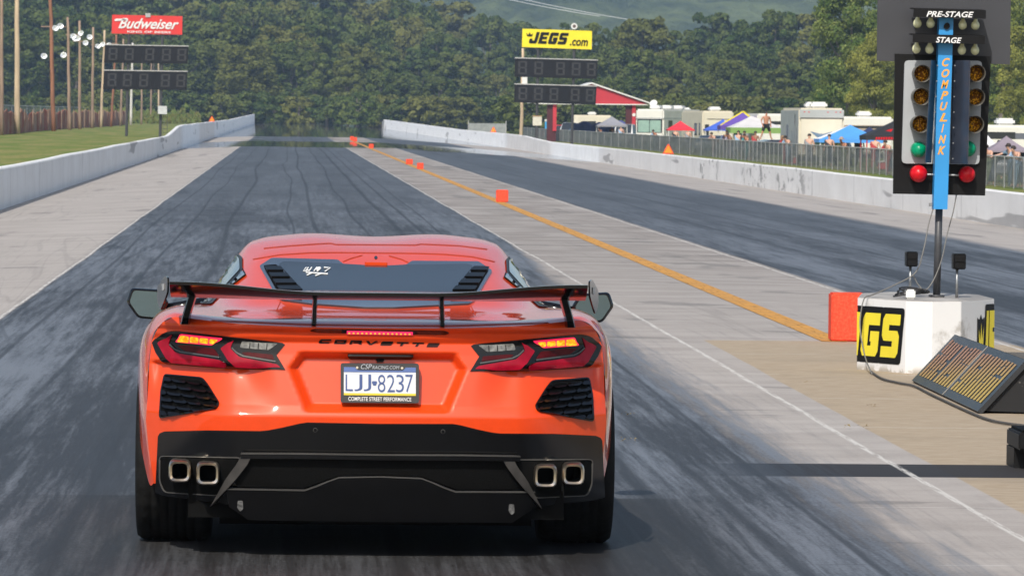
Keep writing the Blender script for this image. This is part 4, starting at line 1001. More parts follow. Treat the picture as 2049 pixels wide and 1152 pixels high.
# ---- reclining board
rb = empty('reclining_display_board', (4.42, 33.0, 0), 'black reclining board with yellow slanted lettering, in front of the white block', 'display board')
P0, P1 = Vector((4.157-4.42, 34.72-33, .015)), Vector((4.116-4.42, 31.08-33, .015)); Q0, Q1 = Vector((4.440-4.42, 34.72-33, .322)), Vector((4.400-4.42, 31.08-33, .322))
def rbf(u, v, d):
    a = P0.lerp(P1, u); b = Q0.lerp(Q1, u); n_ = (P1-P0).cross(Q0-P0).normalized()
    if n_.z < 0: n_ = -n_
    return a.lerp(b, v)+n_*d
MB().prism([(0, 0), (1, 0), (1, 1), (0, 1)], 0, -.03, rbf).build('board_face', P('board_dark_blue_grey', (.022, .024, .028), .4, var=.15, nscale=4), rb)
g = G('faded_yellow'); X, Y, Z = g.pos(False)
g.put(g.b.inputs['Base Color'], g.mix(g.ss(g.math('ADD', Z, g.math('MULTIPLY', Y, .06)), .02, .30), (.50, .34, .06), (.36, .18, .10))); g.b.inputs['Roughness'].default_value = .5; FY = g.m
words = [('DELTA', .03, .235), ('GAL', .26, .50), ('CRAFT', .53, .72), ('MAN', .745, .955)]
# unreadably stretched lettering: tall narrow strokes with gaps
rs_ = random.Random(5)
Ml = MB(); Ml2 = MB(); u = .035
while u < .955:
    w_ = .041
    if .235 < u < .25 or .505 < u < .525 or .735 < u < .75: u += .02; continue
    v = .13
    segs = []
    while v < .86:
        ln = rs_.choice([.16, .3, .45, .75]); v2_ = min(v+ln, .88+rs_.uniform(-.02, .02)); segs.append((v, v2_)); v = v2_+rs_.choice([.012, .012, .05])
    for a, b in segs:
        if b-a < .03: continue
        j = rs_.uniform(-.003, .003)
        tri_face(Ml if u < .48 else Ml2, rnd([(u+.002+j, a), (u+w_-.015, a), (u+w_-.014, b), (u+.004, b)], .004), rbf, .004)
    u += w_
Ml.build('slanted_lettering', FY, rb); Ml2.build('slanted_lettering', FY, rb)
MB().prism([(.497, .0), (.501, .0), (.501, 1), (.497, 1)], .0055, .0015, rbf).build('panel_joint', P('joint_metal', (.3, .29, .27), .5), rb)
g = G('worn_black_carpet'); X, Y, Z = g.pos(False)
nn = g.noise(g.math('MULTIPLY', X, 12.), g.math('MULTIPLY', Y, 5.), g.math('MULTIPLY', Z, 12.), detail=6, rough=.75)
g.put(g.b.inputs['Base Color'], g.mix(g.ss(nn, .6, .72), (.012, .012, .013), (.28, .26, .24))); g.b.inputs['Roughness'].default_value = .85; CARP = g.m
M = MB(); b0 = Vector((.42, 0, 0))
vv = [P0+Vector((.05, -.03, 0)), P1+Vector((.05, .03, 0)), Q1+Vector((.035, .03, -.01)), Q0+Vector((.035, -.03, -.01)), P0+Vector((.62, -.03, -.015)), P1+Vector((.62, .03, -.015))]
M.add(vv, [(0, 1, 2, 3), (3, 2, 5, 4), (1, 5, 2), (0, 3, 4), (0, 4, 5, 1)]); M.build('support_wedge', CARP, rb)
# ---- black box at the right edge
gy = 26.3; x0 = at(2025.5, 937, gy).x
bb_ = empty('timing_beam_box', (x0, gy, 0), 'black block-shaped box cut off by the right edge of the photo, on tan concrete', 'box')
MB().box(.0, .42, -.22, .22, .10, at(2025, 860, gy).z, bev=.008).box(.0, .15, -.05, .22, .0, .101).box(.19, .42, -.22, .22, 0, .1).build('box_body', BLACKP, bb_)
MB().box(.02, .40, -.20, .20, at(2025, 860, gy).z, at(2025, 860, gy).z+.012).build('box_lid', BLACKM, bb_)
# ---- foam blocks on the centre line
g = G('orange_foam'); X, Y, Z = g.pos(False)
nn = g.noise(g.math('MULTIPLY', X, 45.), g.math('MULTIPLY', Y, 45.), g.math('MULTIPLY', Z, 45.), detail=5, rough=.7)
g.put(g.b.inputs['Base Color'], g.mix(g.ss(nn, .35, .75), (.72, .060, .028), (.88, .13, .065))); g.b.inputs['Roughness'].default_value = .85; g.b.inputs['Specular IOR Level'].default_value = .2
bp = g.n('ShaderNodeBump'); bp.inputs['Strength'].default_value = .4; bp.inputs['Distance'].default_value = .004; g.put(bp.inputs['Height'], nn); g.put(g.b.inputs['Normal'], bp.outputs[0])
FOAM = g.m
def foam(px0, px1, py0, py1, label, dep=.2, xtra=0):
    d = ray((px0+px1)/2, py1); t_ = -H/d.z; p = CAMP+d*t_; s_ = F/p.y
    wd = (px1-px0)/s_; hh = (py1-py0)/s_
    o = MB().box(-wd/2, wd/2+xtra, 0, dep, 0, hh, bev=.012).build('foam_block', FOAM); o.location = (p.x, p.y, 0); tag(o, label, 'foam block', 'orange foam blocks along the centre line')
    return o
foam(1663, 1730, 586, 683, 'large red-orange foam block standing against the left side of the white base block', .25)
foam(993, 1017, 380, 404.5, 'orange foam block standing alone on the orange line, nearest after the large one')
foam(834.5, 847.5, 326, 338.5, 'orange foam block on the orange line, right one of the middle two')
foam(812.5, 826, 318.5, 329, 'orange foam block beside the orange line, left one of the middle two')
foam(738.5, 747.5, 288, 296.8, 'far orange foam block at the near edge of the heat shimmer')
foam(706, 714.5, 275, 283.5, 'far orange foam block, right one of the last touching two')
foam(700.5, 708, 273, 281.2, 'far orange foam block, left one of the last touching two')
# ---- triangles on the barriers
TRI = P('orange_reflector', (.95, .25, .01), .5, var=.05, em=(1, .22, 0), ems=.05); TRB = P('red_reflector_border', (.75, .06, .02), .5)
def triangle(px, X_, zt, label, sz):
    Y_ = X_*F/(px-VPX); o = empty('warning_triangle', (X_, Y_, zt), label, 'triangle sign', 'orange triangles on the barriers')
    for nm, m, k, d in (('border', TRB, 1, 0), ('face', TRI, .74, -.008)):
        cz = sz*.36
        pts_ = [(-sz/2, 0), (sz/2, 0), (sz*.06, sz*.86), (-sz*.06, sz*.86)]
        pts_ = [(u*k, cz+(v-cz)*k) for u, v in pts_]; MB().prism(pts_, d, d+.008, lambda u, v, e: (u, e, v+.02)).build(nm, m, o)
    MB().box(-.03, .03, .01, .03, -.03, .12).build('foot', STEEL, o)
triangle(1338.5, 16.6, gz(16.5)+.80, 'orange warning triangle nearest on top of the right barrier', .50)
triangle(987.5, 16.6, gz(16.5)+1.05, 'small orange warning triangle far down on the right barrier', .50)
triangle(424.5, -5.5, gz(-5.4)+1.20, 'orange warning triangle on top of the left barrier', .46)
# ---- bits of debris
LEAFM = P('dry_grass_clod', (.20, .15, .06), .9, var=.4, nscale=40)
for i_, (px, py, s_, lb) in enumerate(((1714, 858, .05, 'small dry grass clod on the pale strip near the tan concrete'), (1611, 767, .03, 'dry leaf scrap on the tan concrete below the foam block'), (1255, 884, .035, 'small brown scrap on the track just right of the car'), (1750, 815, .03, 'dark leaf scrap on the tan concrete left of the reclining board'), (1258, 831, .03, 'tiny green scrap on the track right of the rear tyre'))):
    d = ray(px, py); p = CAMP+d*(-H/d.z); M = MB(); rs_ = random.Random(i_)
    for k in range(14):
        a, b = rs_.uniform(0, 6.3), rs_.uniform(.2, 1); q = Vector((math.cos(a)*s_*b*1.5, math.sin(a)*s_*b*2, rs_.uniform(.002, s_*.5)))
        e1 = Vector((rs_.uniform(-1, 1), rs_.uniform(-1, 1), rs_.uniform(-.3, .6)))*s_*.5; e2 = Vector((rs_.uniform(-1, 1), rs_.uniform(-1, 1), rs_.uniform(-.3, .6)))*s_*.25
        M.add([q, q+e1, q+e1*.6+e2], [(0, 1, 2)])
    o = M.build('grass_clod', LEAFM); o.location = (p.x, p.y, .003); tag(o, lb, 'debris')

# ================================================================= SCOREBOARDS
SBK = P('scoreboard_black', (.012, .012, .014), .6, var=.2, nscale=1, spec=.2); SBS = P('scoreboard_segment', (.030, .030, .033), .6, var=.1)
GALVD = P('dull_galvanised', (.26, .27, .28), .5, var=.2)
GALV = P('galvanised_edge', (.42, .42, .42), .5, var=.1); POST = P('dark_post', (.05, .05, .055), .6, var=.2)
def qbox(M, quad, Y, dep, org):
    """quad TL TR BR BL in photo pixels, standing at distance Y"""
    p = [at(x, y, Y)-org for x, y in quad]; D = Vector((0, dep, 0))
    M.add([p[3], p[2], p[1], p[0], p[3]+D, p[2]+D, p[1]+D, p[0]+D], [(0, 1, 2, 3), (5, 4, 7, 6), (1, 5, 6, 2), (4, 0, 3, 7), (3, 2, 6, 7), (4, 5, 1, 0)]); return M
def qmap(quad, Y, org, fwd):
    q = [Vector(p) for p in quad]
    def f(u, v):
        a = q[3].lerp(q[2], u); b = q[0].lerp(q[1], u); r_ = a.lerp(b, v); return at(r_.x, r_.y, Y-fwd)-org
    return f
SEG = [(.16, .88, .84, 1), (.16, .44, .84, .56), (.16, 0, .84, .12), (0, .53, .22, .98), (.78, .53, 1, .98), (0, .02, .22, .47), (.78, .02, 1, .47)]
def scoreboard(X_px, Y, boards, posts, label, extra):
    org = Vector((XY(X_px, Y), Y, gz(XY(X_px, Y)))); e_ = empty('scoreboard', org, label, 'scoreboard', 'finish line scoreboards')
    for quad, digs in boards:
        b = qbox(MB(), quad, Y, .35, org).build('display_panel', SBK, e_)
        (a, a2), (c_, c2) = quad[0], quad[1]
        qbox(MB(), [(a-.5, a2-1.3), (c_+.5, c2-1.3), (c_+.5, c2+.6), (a-.5, a2+.6)], Y-.04, .43, org).build('top_edge', GALV, b)
        f = qmap(quad, Y, org, .03)
        for u0 in digs:
            M = MB()
            for (x0, y0, x1, y1) in SEG:
                k = .105; xa, xb = u0+x0*k, u0+x1*k; ya, yb_ = .15+y0*.7, .15+y1*.7
                M.add([f(xa, ya), f(xb, ya), f(xb, yb_), f(xa, yb_)], [(0, 1, 2, 3)])
            M.build('digit', SBS, b)
    for (xt, yt, xb) in posts:
        p = at(xt, yt, Y+.2)-org; q = at(xb, yt, Y+.2)-org
        MB().tube([(q.x, q.y, -.1), (p.x, p.y, p.z)], .11, 8).build('post', POST, e_)
    return e_, org
REDS = P('red_sign', (.68, .035, .03), .45, var=.05, nscale=1); YELS = P('yellow_sign', (.86, .70, .02), .45, var=.04, nscale=1)
sb, og = scoreboard(290, 402, [([(210, 90), (377, 93), (375, 128), (208, 126)], [.05, .245, .49, .69, .875]), ([(208, 141), (375, 143.5), (373, 180.5), (206, 178.5)], [.05, .235, .43, .69, .875])],
   [(258, 70, 254.5), (325, 70, 322)], 'left scoreboard with two dark number panels under a red sign with white script', None)
sq_ = [(224.5, 30), (365, 33), (364.5, 70), (223.5, 67.5)]
sn = qbox(MB(), sq_, 402, .12, og).build('top_sign', REDS, sb)
for st, u0, u1, v0, v1, b_, s_ in (('Budweiser', .09, .95, .28, .84, .02, .45), ('KING OF BEERS', .22, .84, .06, .17, .02, 0)):
    f = qmap(sq_, 402, og, .06); text_on('sign_lettering', st, lambda u, v: f(u0+(u1-u0)*u, v0+(v1-v0)*v), WLET, sn, bold=b_, shear=s_)
M = MB()
for q in ([(.03, .72), (.06, .8), (.16, .80), (.22, .74), (.14, .70), (.05, .66)], ):
    f = qmap(sq_, 402, og, .06); M.add([f(u, v) for u, v in q], [tuple(range(len(q)))[::-1]])
M.build('script_flourish', WLET, sn)
qbox(MB(), [(291, 27), (301, 27), (301, 35), (291, 35)], 401.9, .1, og).build('sign_lamp', GALV, sn)
qbox(MB(), [(316, 212), (334, 212.5), (334, 229), (316, 228)], 401.6, .35, og).build('control_cabinet', P('pale_cabinet', (.52, .54, .55), .5), sb)
p = at(333, 262, 402)-og; M = MB()
for k in range(5): M.box(p.x-.25, p.x+.05, -.02, .02, .25+.3*k, .29+.3*k)
M.box(p.x-.28, p.x-.25, -.02, .02, 0, 1.7).box(p.x+.05, p.x+.08, -.02, .02, 0, 1.7).build('ladder', POST, sb)
sb, og = scoreboard(1110, 402, [([(1031, 116.5), (1196, 121), (1194.5, 158.5), (1030, 154)], [.04, .235, .50, .69, .875]), ([(1030, 168.5), (1194, 173), (1192, 210), (1029, 205)], [.05, .24, .43, .69, .875])],
   [(1077, 97, 1075), (1149, 97, 1146)], 'right scoreboard with two dark number panels under a yellow sign with black lettering', None)
sq_ = [(1045.5, 58), (1184.5, 62.5), (1184, 99.5), (1044.5, 94.5)]
sn = qbox(MB(), sq_, 402, .12, og).build('top_sign', YELS, sb); f = qmap(sq_, 402, og, .05)
M = MB()
for ch, x0, wd in (('J', .09, .115), ('E', .225, .12), ('G', .365, .12), ('S', .505, .12)):
    pl_ = [(x0+u*wd+v*.045, .22+v*.63) for u, v in GL[ch]]
    tri_face(M, pl_, lambda u, v, d: f(u, v)-Vector((0, d, 0)), 0)
tri_face(M, [(.068, .60), (.055, .78), (.085, .68), (.105, .82), (.125, .68), (.155, .78), (.14, .60)], lambda u, v, d: f(u, v)-Vector((0, d, 0)), .001)
M.build('sign_lettering', BLACKP, sn)
text_on('sign_lettering', '.com', lambda u, v: f(.685+.26*u, .17+.33*v), BLACKP, sn, bold=.02, shear=.2)
p = at(1149, 53, 402)-og
MB().lathe([(.0005, -.05), (.24, -.05), (.24, .05), (.0005, .05)], Matrix.Translation(p) @ RY, 20).build('round_sign', WHITE, sn)
MB().lathe([(.0005, .06), (.13, .06), (.13, .052)], Matrix.Translation(p) @ RY, 16).build('round_sign_face', P('dark_emblem', (.12, .08, .07), .5), sn)
MB().tube([p+Vector((0, .05, -.9)), p+Vector((0, .05, 0))], .04, 6).build('round_sign_post', POST, sn)
# wooden pole and boxes beside it
def woodpole(pxb, pxt, Y, ztop, m, label, r=.17, group=None, lights=None, name='light_pole'):
    x = XY(pxb, Y); z0 = gz(x); e_ = empty(name, (x, Y, z0), label, 'pole', group); xt = XY(pxt, Y)-x; rp = random.Random(int(pxb*7))
    pts_ = [(xt*k/8+rp.uniform(-.03, .03), 0, -.1+(ztop-z0+.1)*k/8) for k in range(9)]
    MB().tube(pts_, [r*(1.12-.35*k/8) for k in range(9)], 8).build('pole', m, e_, True)
    if lights:
        for (dx, zl) in lights:
            xx = xt*(zl-z0)/(ztop-z0)
            f_ = MB().lathe([(.03, -.16), (.12, -.14), (.22, -.02), (.30, .14), (.27, .14), (.18, -.01), (.0005, -.1)], Matrix.Translation((xx+dx, -.25, zl-z0)) @ Matrix.Rotation(R(62), 4, 'X') @ Matrix.Rotation(R(rp.uniform(-25, 25)), 4, 'Y'), 12).build('floodlight', P('aluminium_reflector', (.80, .82, .84), .30, metal=.6) if 'aluminium_reflector' not in bpy.data.materials else bpy.data.materials['aluminium_reflector'], e_, True)
        zz = lights[0][1]-z0+.15; d1 = max(d for d, _ in lights); d0 = min(0, min(d for d, _ in lights)); xx = xt*zz/(ztop-z0)
        MB().box(xx+d0-.2, xx+d1+.2, -.1, .0, zz, zz+.10).build('crossarm', WOOD, e_)
    return e_
woodpole(1042.5, 1045.5, 408, ZY(1045, 97, 408), WOODP, 'pale wooden pole rising behind the left end of the right scoreboard', .13, name='utility_pole')
p = at(1050, 160, 407.5); o = MB().box(-.2, .2, 0, .3, -.35, .35).build('pole_transformer', WHITE); o.location = p; tag(o, 'small white box on the pale pole between the right scoreboard panels', 'box')
def placed(name, px, Y): x = XY(px, Y); return Vector((x, Y, gz(x)))
p = placed('', 1075, 396); e_ = empty('meter_cabinet', p, 'cream cabinet on a dark post in front of the right scoreboard', 'cabinet')
s_ = F/396; z = ZY(1075, 233, 396)-p.z; MB().box(-9/s_, 9/s_, -.2, .2, z-19/s_, z, bev=.03).build('cabinet', P('cream_cabinet', (.60, .57, .48), .5), e_)
MB().box(-9.5/s_, 9.5/s_, -.22, .22, z, z+.05).build('cabinet_roof', P('rusty_roof', (.45, .26, .12), .6), e_); MB().box(-.08, .08, -.08, .08, -.1, z-19/s_).build('post', POST, e_)
p = placed('', 1101, 580); e_ = empty('cool_box', p, 'bright blue box with a white lid behind the fence by the scoreboard', 'box'); s_ = F/580
zt = ZY(1101, 239, 580)-p.z; MB().box(-10.5/s_, 10.5/s_, -.4, .4, .3, zt-.25, bev=.04).build('box_body', P('bright_blue', (.05, .36, .72), .4), e_); MB().box(-11.5/s_, 11.5/s_, -.45, .45, zt-.25, zt, bev=.06).build('box_lid', WHITE, e_); MB().box(-.4, -.3, -.3, .3, -.05, .3).box(.3, .4, -.3, .3, -.05, .3).build('box_leg', POST, e_)
# ---- poles on the left
plist = [(35, 30.5, 13.5, WOODP, .21, 'tall pale wooden pole nearest the left edge of the photo', None),
 (107, 98, 13.5, WOODR, .19, 'tall red-brown wooden pole, second from the left edge', [(.35, 9.1), (.8, 9.3), (-.7, 6.6), (1.1, 6.7)]),
 (139.5, 134, 10.8, WOOD, .16, 'light pole leaning left between the red-brown pole and the scoreboard', [(.5, 8.9), (.9, 8.7), (1.3, 9.2)]),
 (160, 158, 10.9, WOOD, .16, 'light pole fourth from the left edge, with a white cap', [(.6, 8.6), (1.0, 9.2), (-.5, 9.0)]),
 (184.5, 185, 10.8, WOOD, .16, 'light pole fifth from the left edge', [(.5, 8.7), (1.1, 8.9)]),
 (202, 208, 10.9, WOODP, .15, 'light pole touching the left end of the left scoreboard', [(.6, 9.2), (1.4, 9.0)]),
 (222, 232, 10.9, WOODR, .15, 'dark brown light pole seen through the left third of the scoreboard', None),
 (241, 246, 10.9, WOOD, .15, 'light pole seen left of the first scoreboard post', None),
 (262, 264, 11.0, P('bleached_pole', (.62, .60, .56), .8), .17, 'white bleached pole just right of the first scoreboard post', None),
 (283, 283, 10.9, WOOD, .14, 'light pole midway between the two scoreboard posts', None),
 (302, 302, 10.9, WOOD, .14, 'light pole left of the scoreboard control cabinet', None),
 (318, 316, 10.9, WOODP, .14, 'pale light pole behind the scoreboard control cabinet', [(.4, 5.9)]),
 (337.5, 337, 10.9, WOOD, .14, 'light pole just right of the second scoreboard post', [(.6, 5.8)]),
 (355, 356, 10.9, WOOD, .14, 'last light pole, below the right end of the left scoreboard', None)]
for px, pxt, zt, m, r_, lb, li in plist:
    woodpole(px, pxt, 21*F/(VPX-px), zt, m, lb, r_, 'wooden poles along the left side', li)
woodpole(4, 1, 21*F/(VPX-4), 13.5, WOOD, 'dark wooden pole cut by the left edge of the photo', .14, 'wooden poles along the left side')
# ---- slatted fence on the left
g = G('slat_wood'); X, Y, Z = g.pos()
a_ = g.noise(g.math('MULTIPLY', Y, .12), g.math('MULTIPLY', Z, .1), detail=5, rough=.8); b2_ = g.noise(g.math('MULTIPLY', Y, 1.3), 3., detail=3)
c = g.mix(g.ss(a_, .42, .58), (.30, .075, .045), (.38, .24, .18)); c = g.mix(g.math('MULTIPLY', g.ss(b2_, .45, .65), .35), c, (.30, .22, .18)); g.put(g.b.inputs['Base Color'], c); g.b.inputs['Roughness'].default_value = .9; SLAT = g.m
fe = empty('slat_fence', (-21.9, 380, gz(-21.9)), 'sagging red-brown wooden slat fence along the grass behind the left barrier', 'fence')
rs_ = random.Random(11); M = MB(); y = 0.; stuffM = MB()
while y < 350:
    Yc = 380+y; x = -.3+(.9*math.sin(y*.05) if y < 60 else .25*math.sin(y*.03))+.1*math.sin(y*.4)
    h_ = 1.75+.16*math.sin(y*.13)+.08*math.sin(y*.9)+rs_.uniform(-.06, .06)-(.75*max(0, 1-abs(y-68)/8))
    ln = rs_.uniform(-.05, .05)+(.35 if y < 24 else 0)
    wd = .30
    stuffM.add([(x, y, -.05), (x, y+wd, -.05), (x+.03, y+wd+ln, h_), (x+.03, y+ln, h_), (x+.04, y, -.05), (x+.04, y+wd, -.05), (x+.07, y+wd+ln, h_), (x+.07, y+ln, h_)],
               [(0, 1, 2, 3), (5, 4, 7, 6), (4, 0, 3, 7), (1, 5, 6, 2), (3, 2, 6, 7)])
    y += wd+rs_.uniform(.02, .10)
o = stuffM.build('fence_slats', SLAT, fe); o['kind'] = 'stuff'
for k in range(24): MB().tube([(.12, k*14.5+2, -.1), (.12, k*14.5+2, 1.9)], .05, 6).build('fence_post', WOOD, fe)
LINK = P('chain_link', (.22, .24, .25), .6, var=.2, alpha=.42)
e_ = empty('chain_link_fence', (-34, 560, gz(-34)), 'faint grey chain-link fence behind the slat fence on the left', 'fence')
MB().box(-.01, .01, 0, 330, 0, 2.3).build('mesh_panel', LINK, e_); MB().tube([(0, 0, 2.3), (0, 330, 2.3)], .05, 6).build('top_rail', GALV, e_)
for k in range(18): MB().tube([(0, k*19, 0), (0, k*19, 2.35)], .05, 6).build('fence_post', GALV, e_)
# ---- spectator fence on the right
g = G('wire_mesh'); X, Y, Z = g.pos()
nn = g.noise(g.math('MULTIPLY', Y, .8), g.math('MULTIPLY', Z, 1.5), detail=5, rough=.7)
g.put(g.b.inputs['Base Color'], g.mix(g.ss(nn, .3, .7), (.15, .16, .17), (.28, .29, .30))); g.b.inputs['Roughness'].default_value = .7
g.put(g.b.inputs['Alpha'], g.math('ADD', g.math('ADD', .42, g.math('MULTIPLY', g.ss(Y, 240., 420.), .30)), g.math('MULTIPLY', g.ss(g.math('FRACT', g.math('MULTIPLY', Y, 2.2)), .62, .8), .28))); MESHM = g.m
FX = 27.0; fz = gz(FX); FH = 1.17
e_ = empty('spectator_fence', (FX, 150, fz), 'long grey wire-mesh spectator fence behind the right barrier', 'fence')
MB().box(-.006, .006, 0, 450, .04, FH).build('wire_mesh', MESHM, e_)
MB().tube([(0, 0, FH), (0, 450, FH)], .028, 6).build('top_rail', GALV, e_)
for k in range(98):
    yk = k*2.6 if k < 70 else 182+(k-70)*9.5; M = MB().tube([(-.04, yk, 0), (-.04, yk, FH+.03)], .024, 6); M.build('fence_post', GALVD, e_)
e_ = empty('far_fence_panel', (XY(975, 560), 560, gz(XY(975, 560))), 'short grey fence panel behind the far right barrier by the triangle', 'fence')
MB().box(-(975-937)*560/F, (1013-975)*560/F, 0, .05, 0, ZY(975, 247, 560)-gz(XY(975, 560))).build('panel', P('grey_fence_cloth', (.26, .28, .28), .8, var=.2, nscale=2), e_)
MB().tube([(-2, -.03, 0), (-2, -.03, 1.9)], .05, 6).tube([(2, -.03, 0), (2, -.03, 1.9)], .05, 6).build('fence_post', GALV, e_)
# ---- red canopy building
p = placed('', 1183, 520); s_ = F/520; REDB = P('red_cladding', (.50, .026, .042), .5, var=.06, nscale=1); zr = lambda py: 1.74-(py-233)/s_-p.z
bd = empty('red_canopy', p, 'open red gabled canopy with white roof edge behind the right scoreboard', 'canopy')
hw = 115/s_
MB().prism([(-hw, zr(207)), (hw, zr(208)), (0, zr(169))], 0, 9, lambda u, v, d: (u, d, v)).build('gable_roof', REDB, bd)
M = MB()
for s2 in (-1, 1): M.prism([(0, zr(169)+.05), (s2*(hw+.25), zr(208)+.02), (s2*(hw+.25), zr(208)+.14), (0, zr(169)+.2)][::s2], -.3, 9.2, lambda u, v, d: (u, d, v))
M.build('roof_edge', WHITE, bd); MB().box(-hw, hw, -.08, -.003, zr(209.5), zr(207.5)).build('fascia_trim', WHITE, bd)
for xa, xb in ((1095, 1113), (1253, 1272)):
    a, b = (xa-1183)/s_, (xb-1183)/s_
    c_ = MB().box(a, b, .4, 1.3, 0, zr(207)).build('column', P('dark_red', (.07, .008, .012), .6) if 'dark_red' not in bpy.data.materials else bpy.data.materials['dark_red'], bd)
    b2 = MB().box(b-.33, b+.03, .25, .38, 1.1, zr(209)).build('column_banner', REDB, c_)
    text_on('banner_lettering', 'RACEWAY', lambda u, v: Vector((b-.25+.2*v, .24, zr(210)-.2-u*1.9)), WLET, b2, bold=.02) if False else None
    MB().lathe([(.0005, .03), (.17, .03), (.17, .0)], Matrix.Translation((b-.15, .24, zr(229))) @ RY, 14).build('banner_disc', WHITE, c_) if xa > 1200 else None
    for k in range(9):
        pass
# ---- campers
RVW = P('camper_white', (.72, .71, .66), .4, var=.05, nscale=1); RVC = P('camper_cream', (.66, .61, .49), .45, var=.05, nscale=1); RVG = P('camper_grey', (.40, .42, .42), .45, var=.1, nscale=1)
WIN = P('tinted_window', (.025, .03, .034), .12, coat=.6)
def camper(pxc, Y, wd, ln, h, yaw, m, label, name='camper', windows=(), side=1, ac=2, stripe=None, trim=None, skirt=True):
    p = placed('', pxc, Y); e_ = empty(name, p, label, 'camper', 'campers parked behind the spectators', rz=R(yaw))
    body_ = MB().box(-wd/2, wd/2, 0, ln, .45, h, bev=.12).build('shell', m, e_, False); autosmooth(body_, 40)
    if skirt: MB().box(-wd/2+.1, wd/2-.1, .2, ln-.2, .2, .5).build('chassis', POST, e_)
    for k in range(ac): 
        MB().box(-.45, .45, ln*(.12+.3*k), ln*(.12+.3*k)+1.0, h-.01, h+.34, bev=.1).build('roof_unit', WHITE, e_)
    for yy in (ln*.25, ln*.75):
        for sx in (-1, 1):
            MB().lathe([(.0005, -.1), (.36, -.1), (.38, -.06), (.38, .06), (.36, .1), (.0005, .1)], Matrix.Translation((sx*(wd/2-.14), yy, .38)) @ Matrix.Rotation(R(90), 4, 'Y'), 16).build('wheel', BLACKS, e_)
    for (face, a, b, z0, z1) in windows:
        if face == 'f': MB().box(a, b, -.015, .02, z0, z1, bev=.004).build('window', WIN, e_)
        elif face == 'r': MB().box(wd/2-.02, wd/2+.015, a, b, z0, z1).build('window', WIN, e_)
        else: MB().box(-wd/2-.015, -wd/2+.02, a, b, z0, z1).build('window', WIN, e_)
    if stripe:
        MB().box(-wd/2-.008, wd/2+.008, -.008, ln+.008, stripe[0], stripe[1]).build('stripe', stripe[2], e_)
    return e_
mh = camper(1300, 445, 2.5, 9.5, 3.25, -24, RVW, 'white motorhome with a green sunshade behind its windscreen', 'motorhome', windows=[('r', 1.2, 2.2, 1.5, 2.3), ('r', 4.8, 6.5, 1.6, 2.3)], ac=3, stripe=(2.45, 2.52, RVG))
MB().box(-1.12, 1.12, -.03, .02, 1.25, 2.42, bev=.01).build('windscreen_surround', WIN, mh)
MB().box(-1.02, -.03, -.045, -.03, 1.3, 2.3).box(.03, 1.02, -.045, -.03, 1.3, 2.3).build('sunshade', P('pale_green_shade', (.28, .42, .36), .3, coat=.5), mh)
MB().lathe([(.0005, .0), (.30, .06), (.34, .1)], Matrix.Translation((-.3, 1.8, 3.7)) @ Matrix.Rotation(R(60), 4, 'X'), 14).tube([(-.3, 1.8, 3.2), (-.3, 1.8, 3.7)], .03, 6).build('satellite_dish', WHITE, mh)
camper(1437, 425, 2.6, 8, 3.2, 8, RVC, 'cream camper left of the blue and purple canopies', windows=[('f', -1.1, -.75, .9, 2.1), ('l', .8, 1.3, 1.2, 2.2), ('l', 2, 3, 1.2, 2.2), ('f', -.9, 1.0, 2.5, 2.56)], ac=1)
camper(1546, 385, 2.3, 6.5, 3.0, 5, RVW, 'white camper behind the bare-chested man', windows=[('f', -.2, .7, 2.2, 2.45), ('f', -.9, .9, 2.05, 2.1)], ac=0)
camper(1372, 470, 6.5, 2.5, 3.2, 0, RVW, 'long white camper seen side-on right of the motorhome', windows=[('f', 1.2, 1.9, 1.3, 2.2), ('f', -2, -1.2, 1.4, 2.2)], ac=2)
tr_ = camper(1644, 290, 2.52, 9, 3.15, 1, RVC, 'tall pale toy-hauler trailer with a grey side and a winged emblem on its rear door', 'trailer', windows=[('l', .9, 1.1, 1.0, 2.0), ('l', 2.0, 2.2, 1.0, 2.1), ('l', 3.0, 3.3, 1.0, 1.9), ('l', 1.6, 2.0, 2.1, 2.8), ('l', 5, 6, 1.2, 2.2)], ac=2)
MB().box(-1.275, -1.262, .12, 8.9, .6, 3.0).build('grey_side', RVG, tr_)
MB().box(-1.22, 1.22, -.02, -.005, 2.62, 3.06).build('rear_cap', RVG, tr_); MB().box(-1.2, 1.2, -.012, -.004, 2.55, 2.60).build('cap_line', POST, tr_)
BLG = P('blue_grey_emblem', (.10, .18, .28), .5); M = MB()
for s2 in (-1, 1):
    for k in range(4): M.add([(s2*.06, -.022, 1.72-.07*k), (s2*(.62-.12*k), -.022, 1.86-.10*k), (s2*(.55-.12*k), -.022, 1.78-.10*k), (s2*.06, -.022, 1.67-.07*k)], [(0, 1, 2, 3)[::s2]])
M.add([(0, -.023, 1.35), (.09, -.023, 1.6), (0, -.023, 1.78), (-.09, -.023, 1.6)], [(0, 1, 2, 3)]); M.build('winged_emblem', BLG, tr_)
MB().box(-.35, .45, -.020, -.008, 1.15, 1.28).build('emblem_caption', P('pale_blue_caption', (.22, .42, .55), .5), tr_)
for x_ in (-1.0, -.75, .3, .75, 1.0): MB().box(x_, x_+.08, -.028, -.018, 2.9, 2.95).build('marker_light', REDX, tr_)
camper(1735, 335, 3.4, 8, 2.85, 3, RVW, 'long low white camper right of the toy-hauler trailer', windows=[('f', -1.3, 1.4, 2.1, 2.25), ('f', -1.2, -.4, 1.3, 1.8)], ac=1, stripe=(1.6, 2.3, P('brown_stripe', (.36, .29, .23), .5)))
camper(2020, 262, 3.8, 7, 2.45, 3, RVW, 'white camper with a dark band behind the mauve canopy at the right edge', windows=[('f', -1.6, .3, 1.75, 2.1), ('f', .9, 1.3, 1.7, 2.0)], ac=1, stripe=(1.75, 2.05, P('slate_band', (.12, .13, .16), .5)))
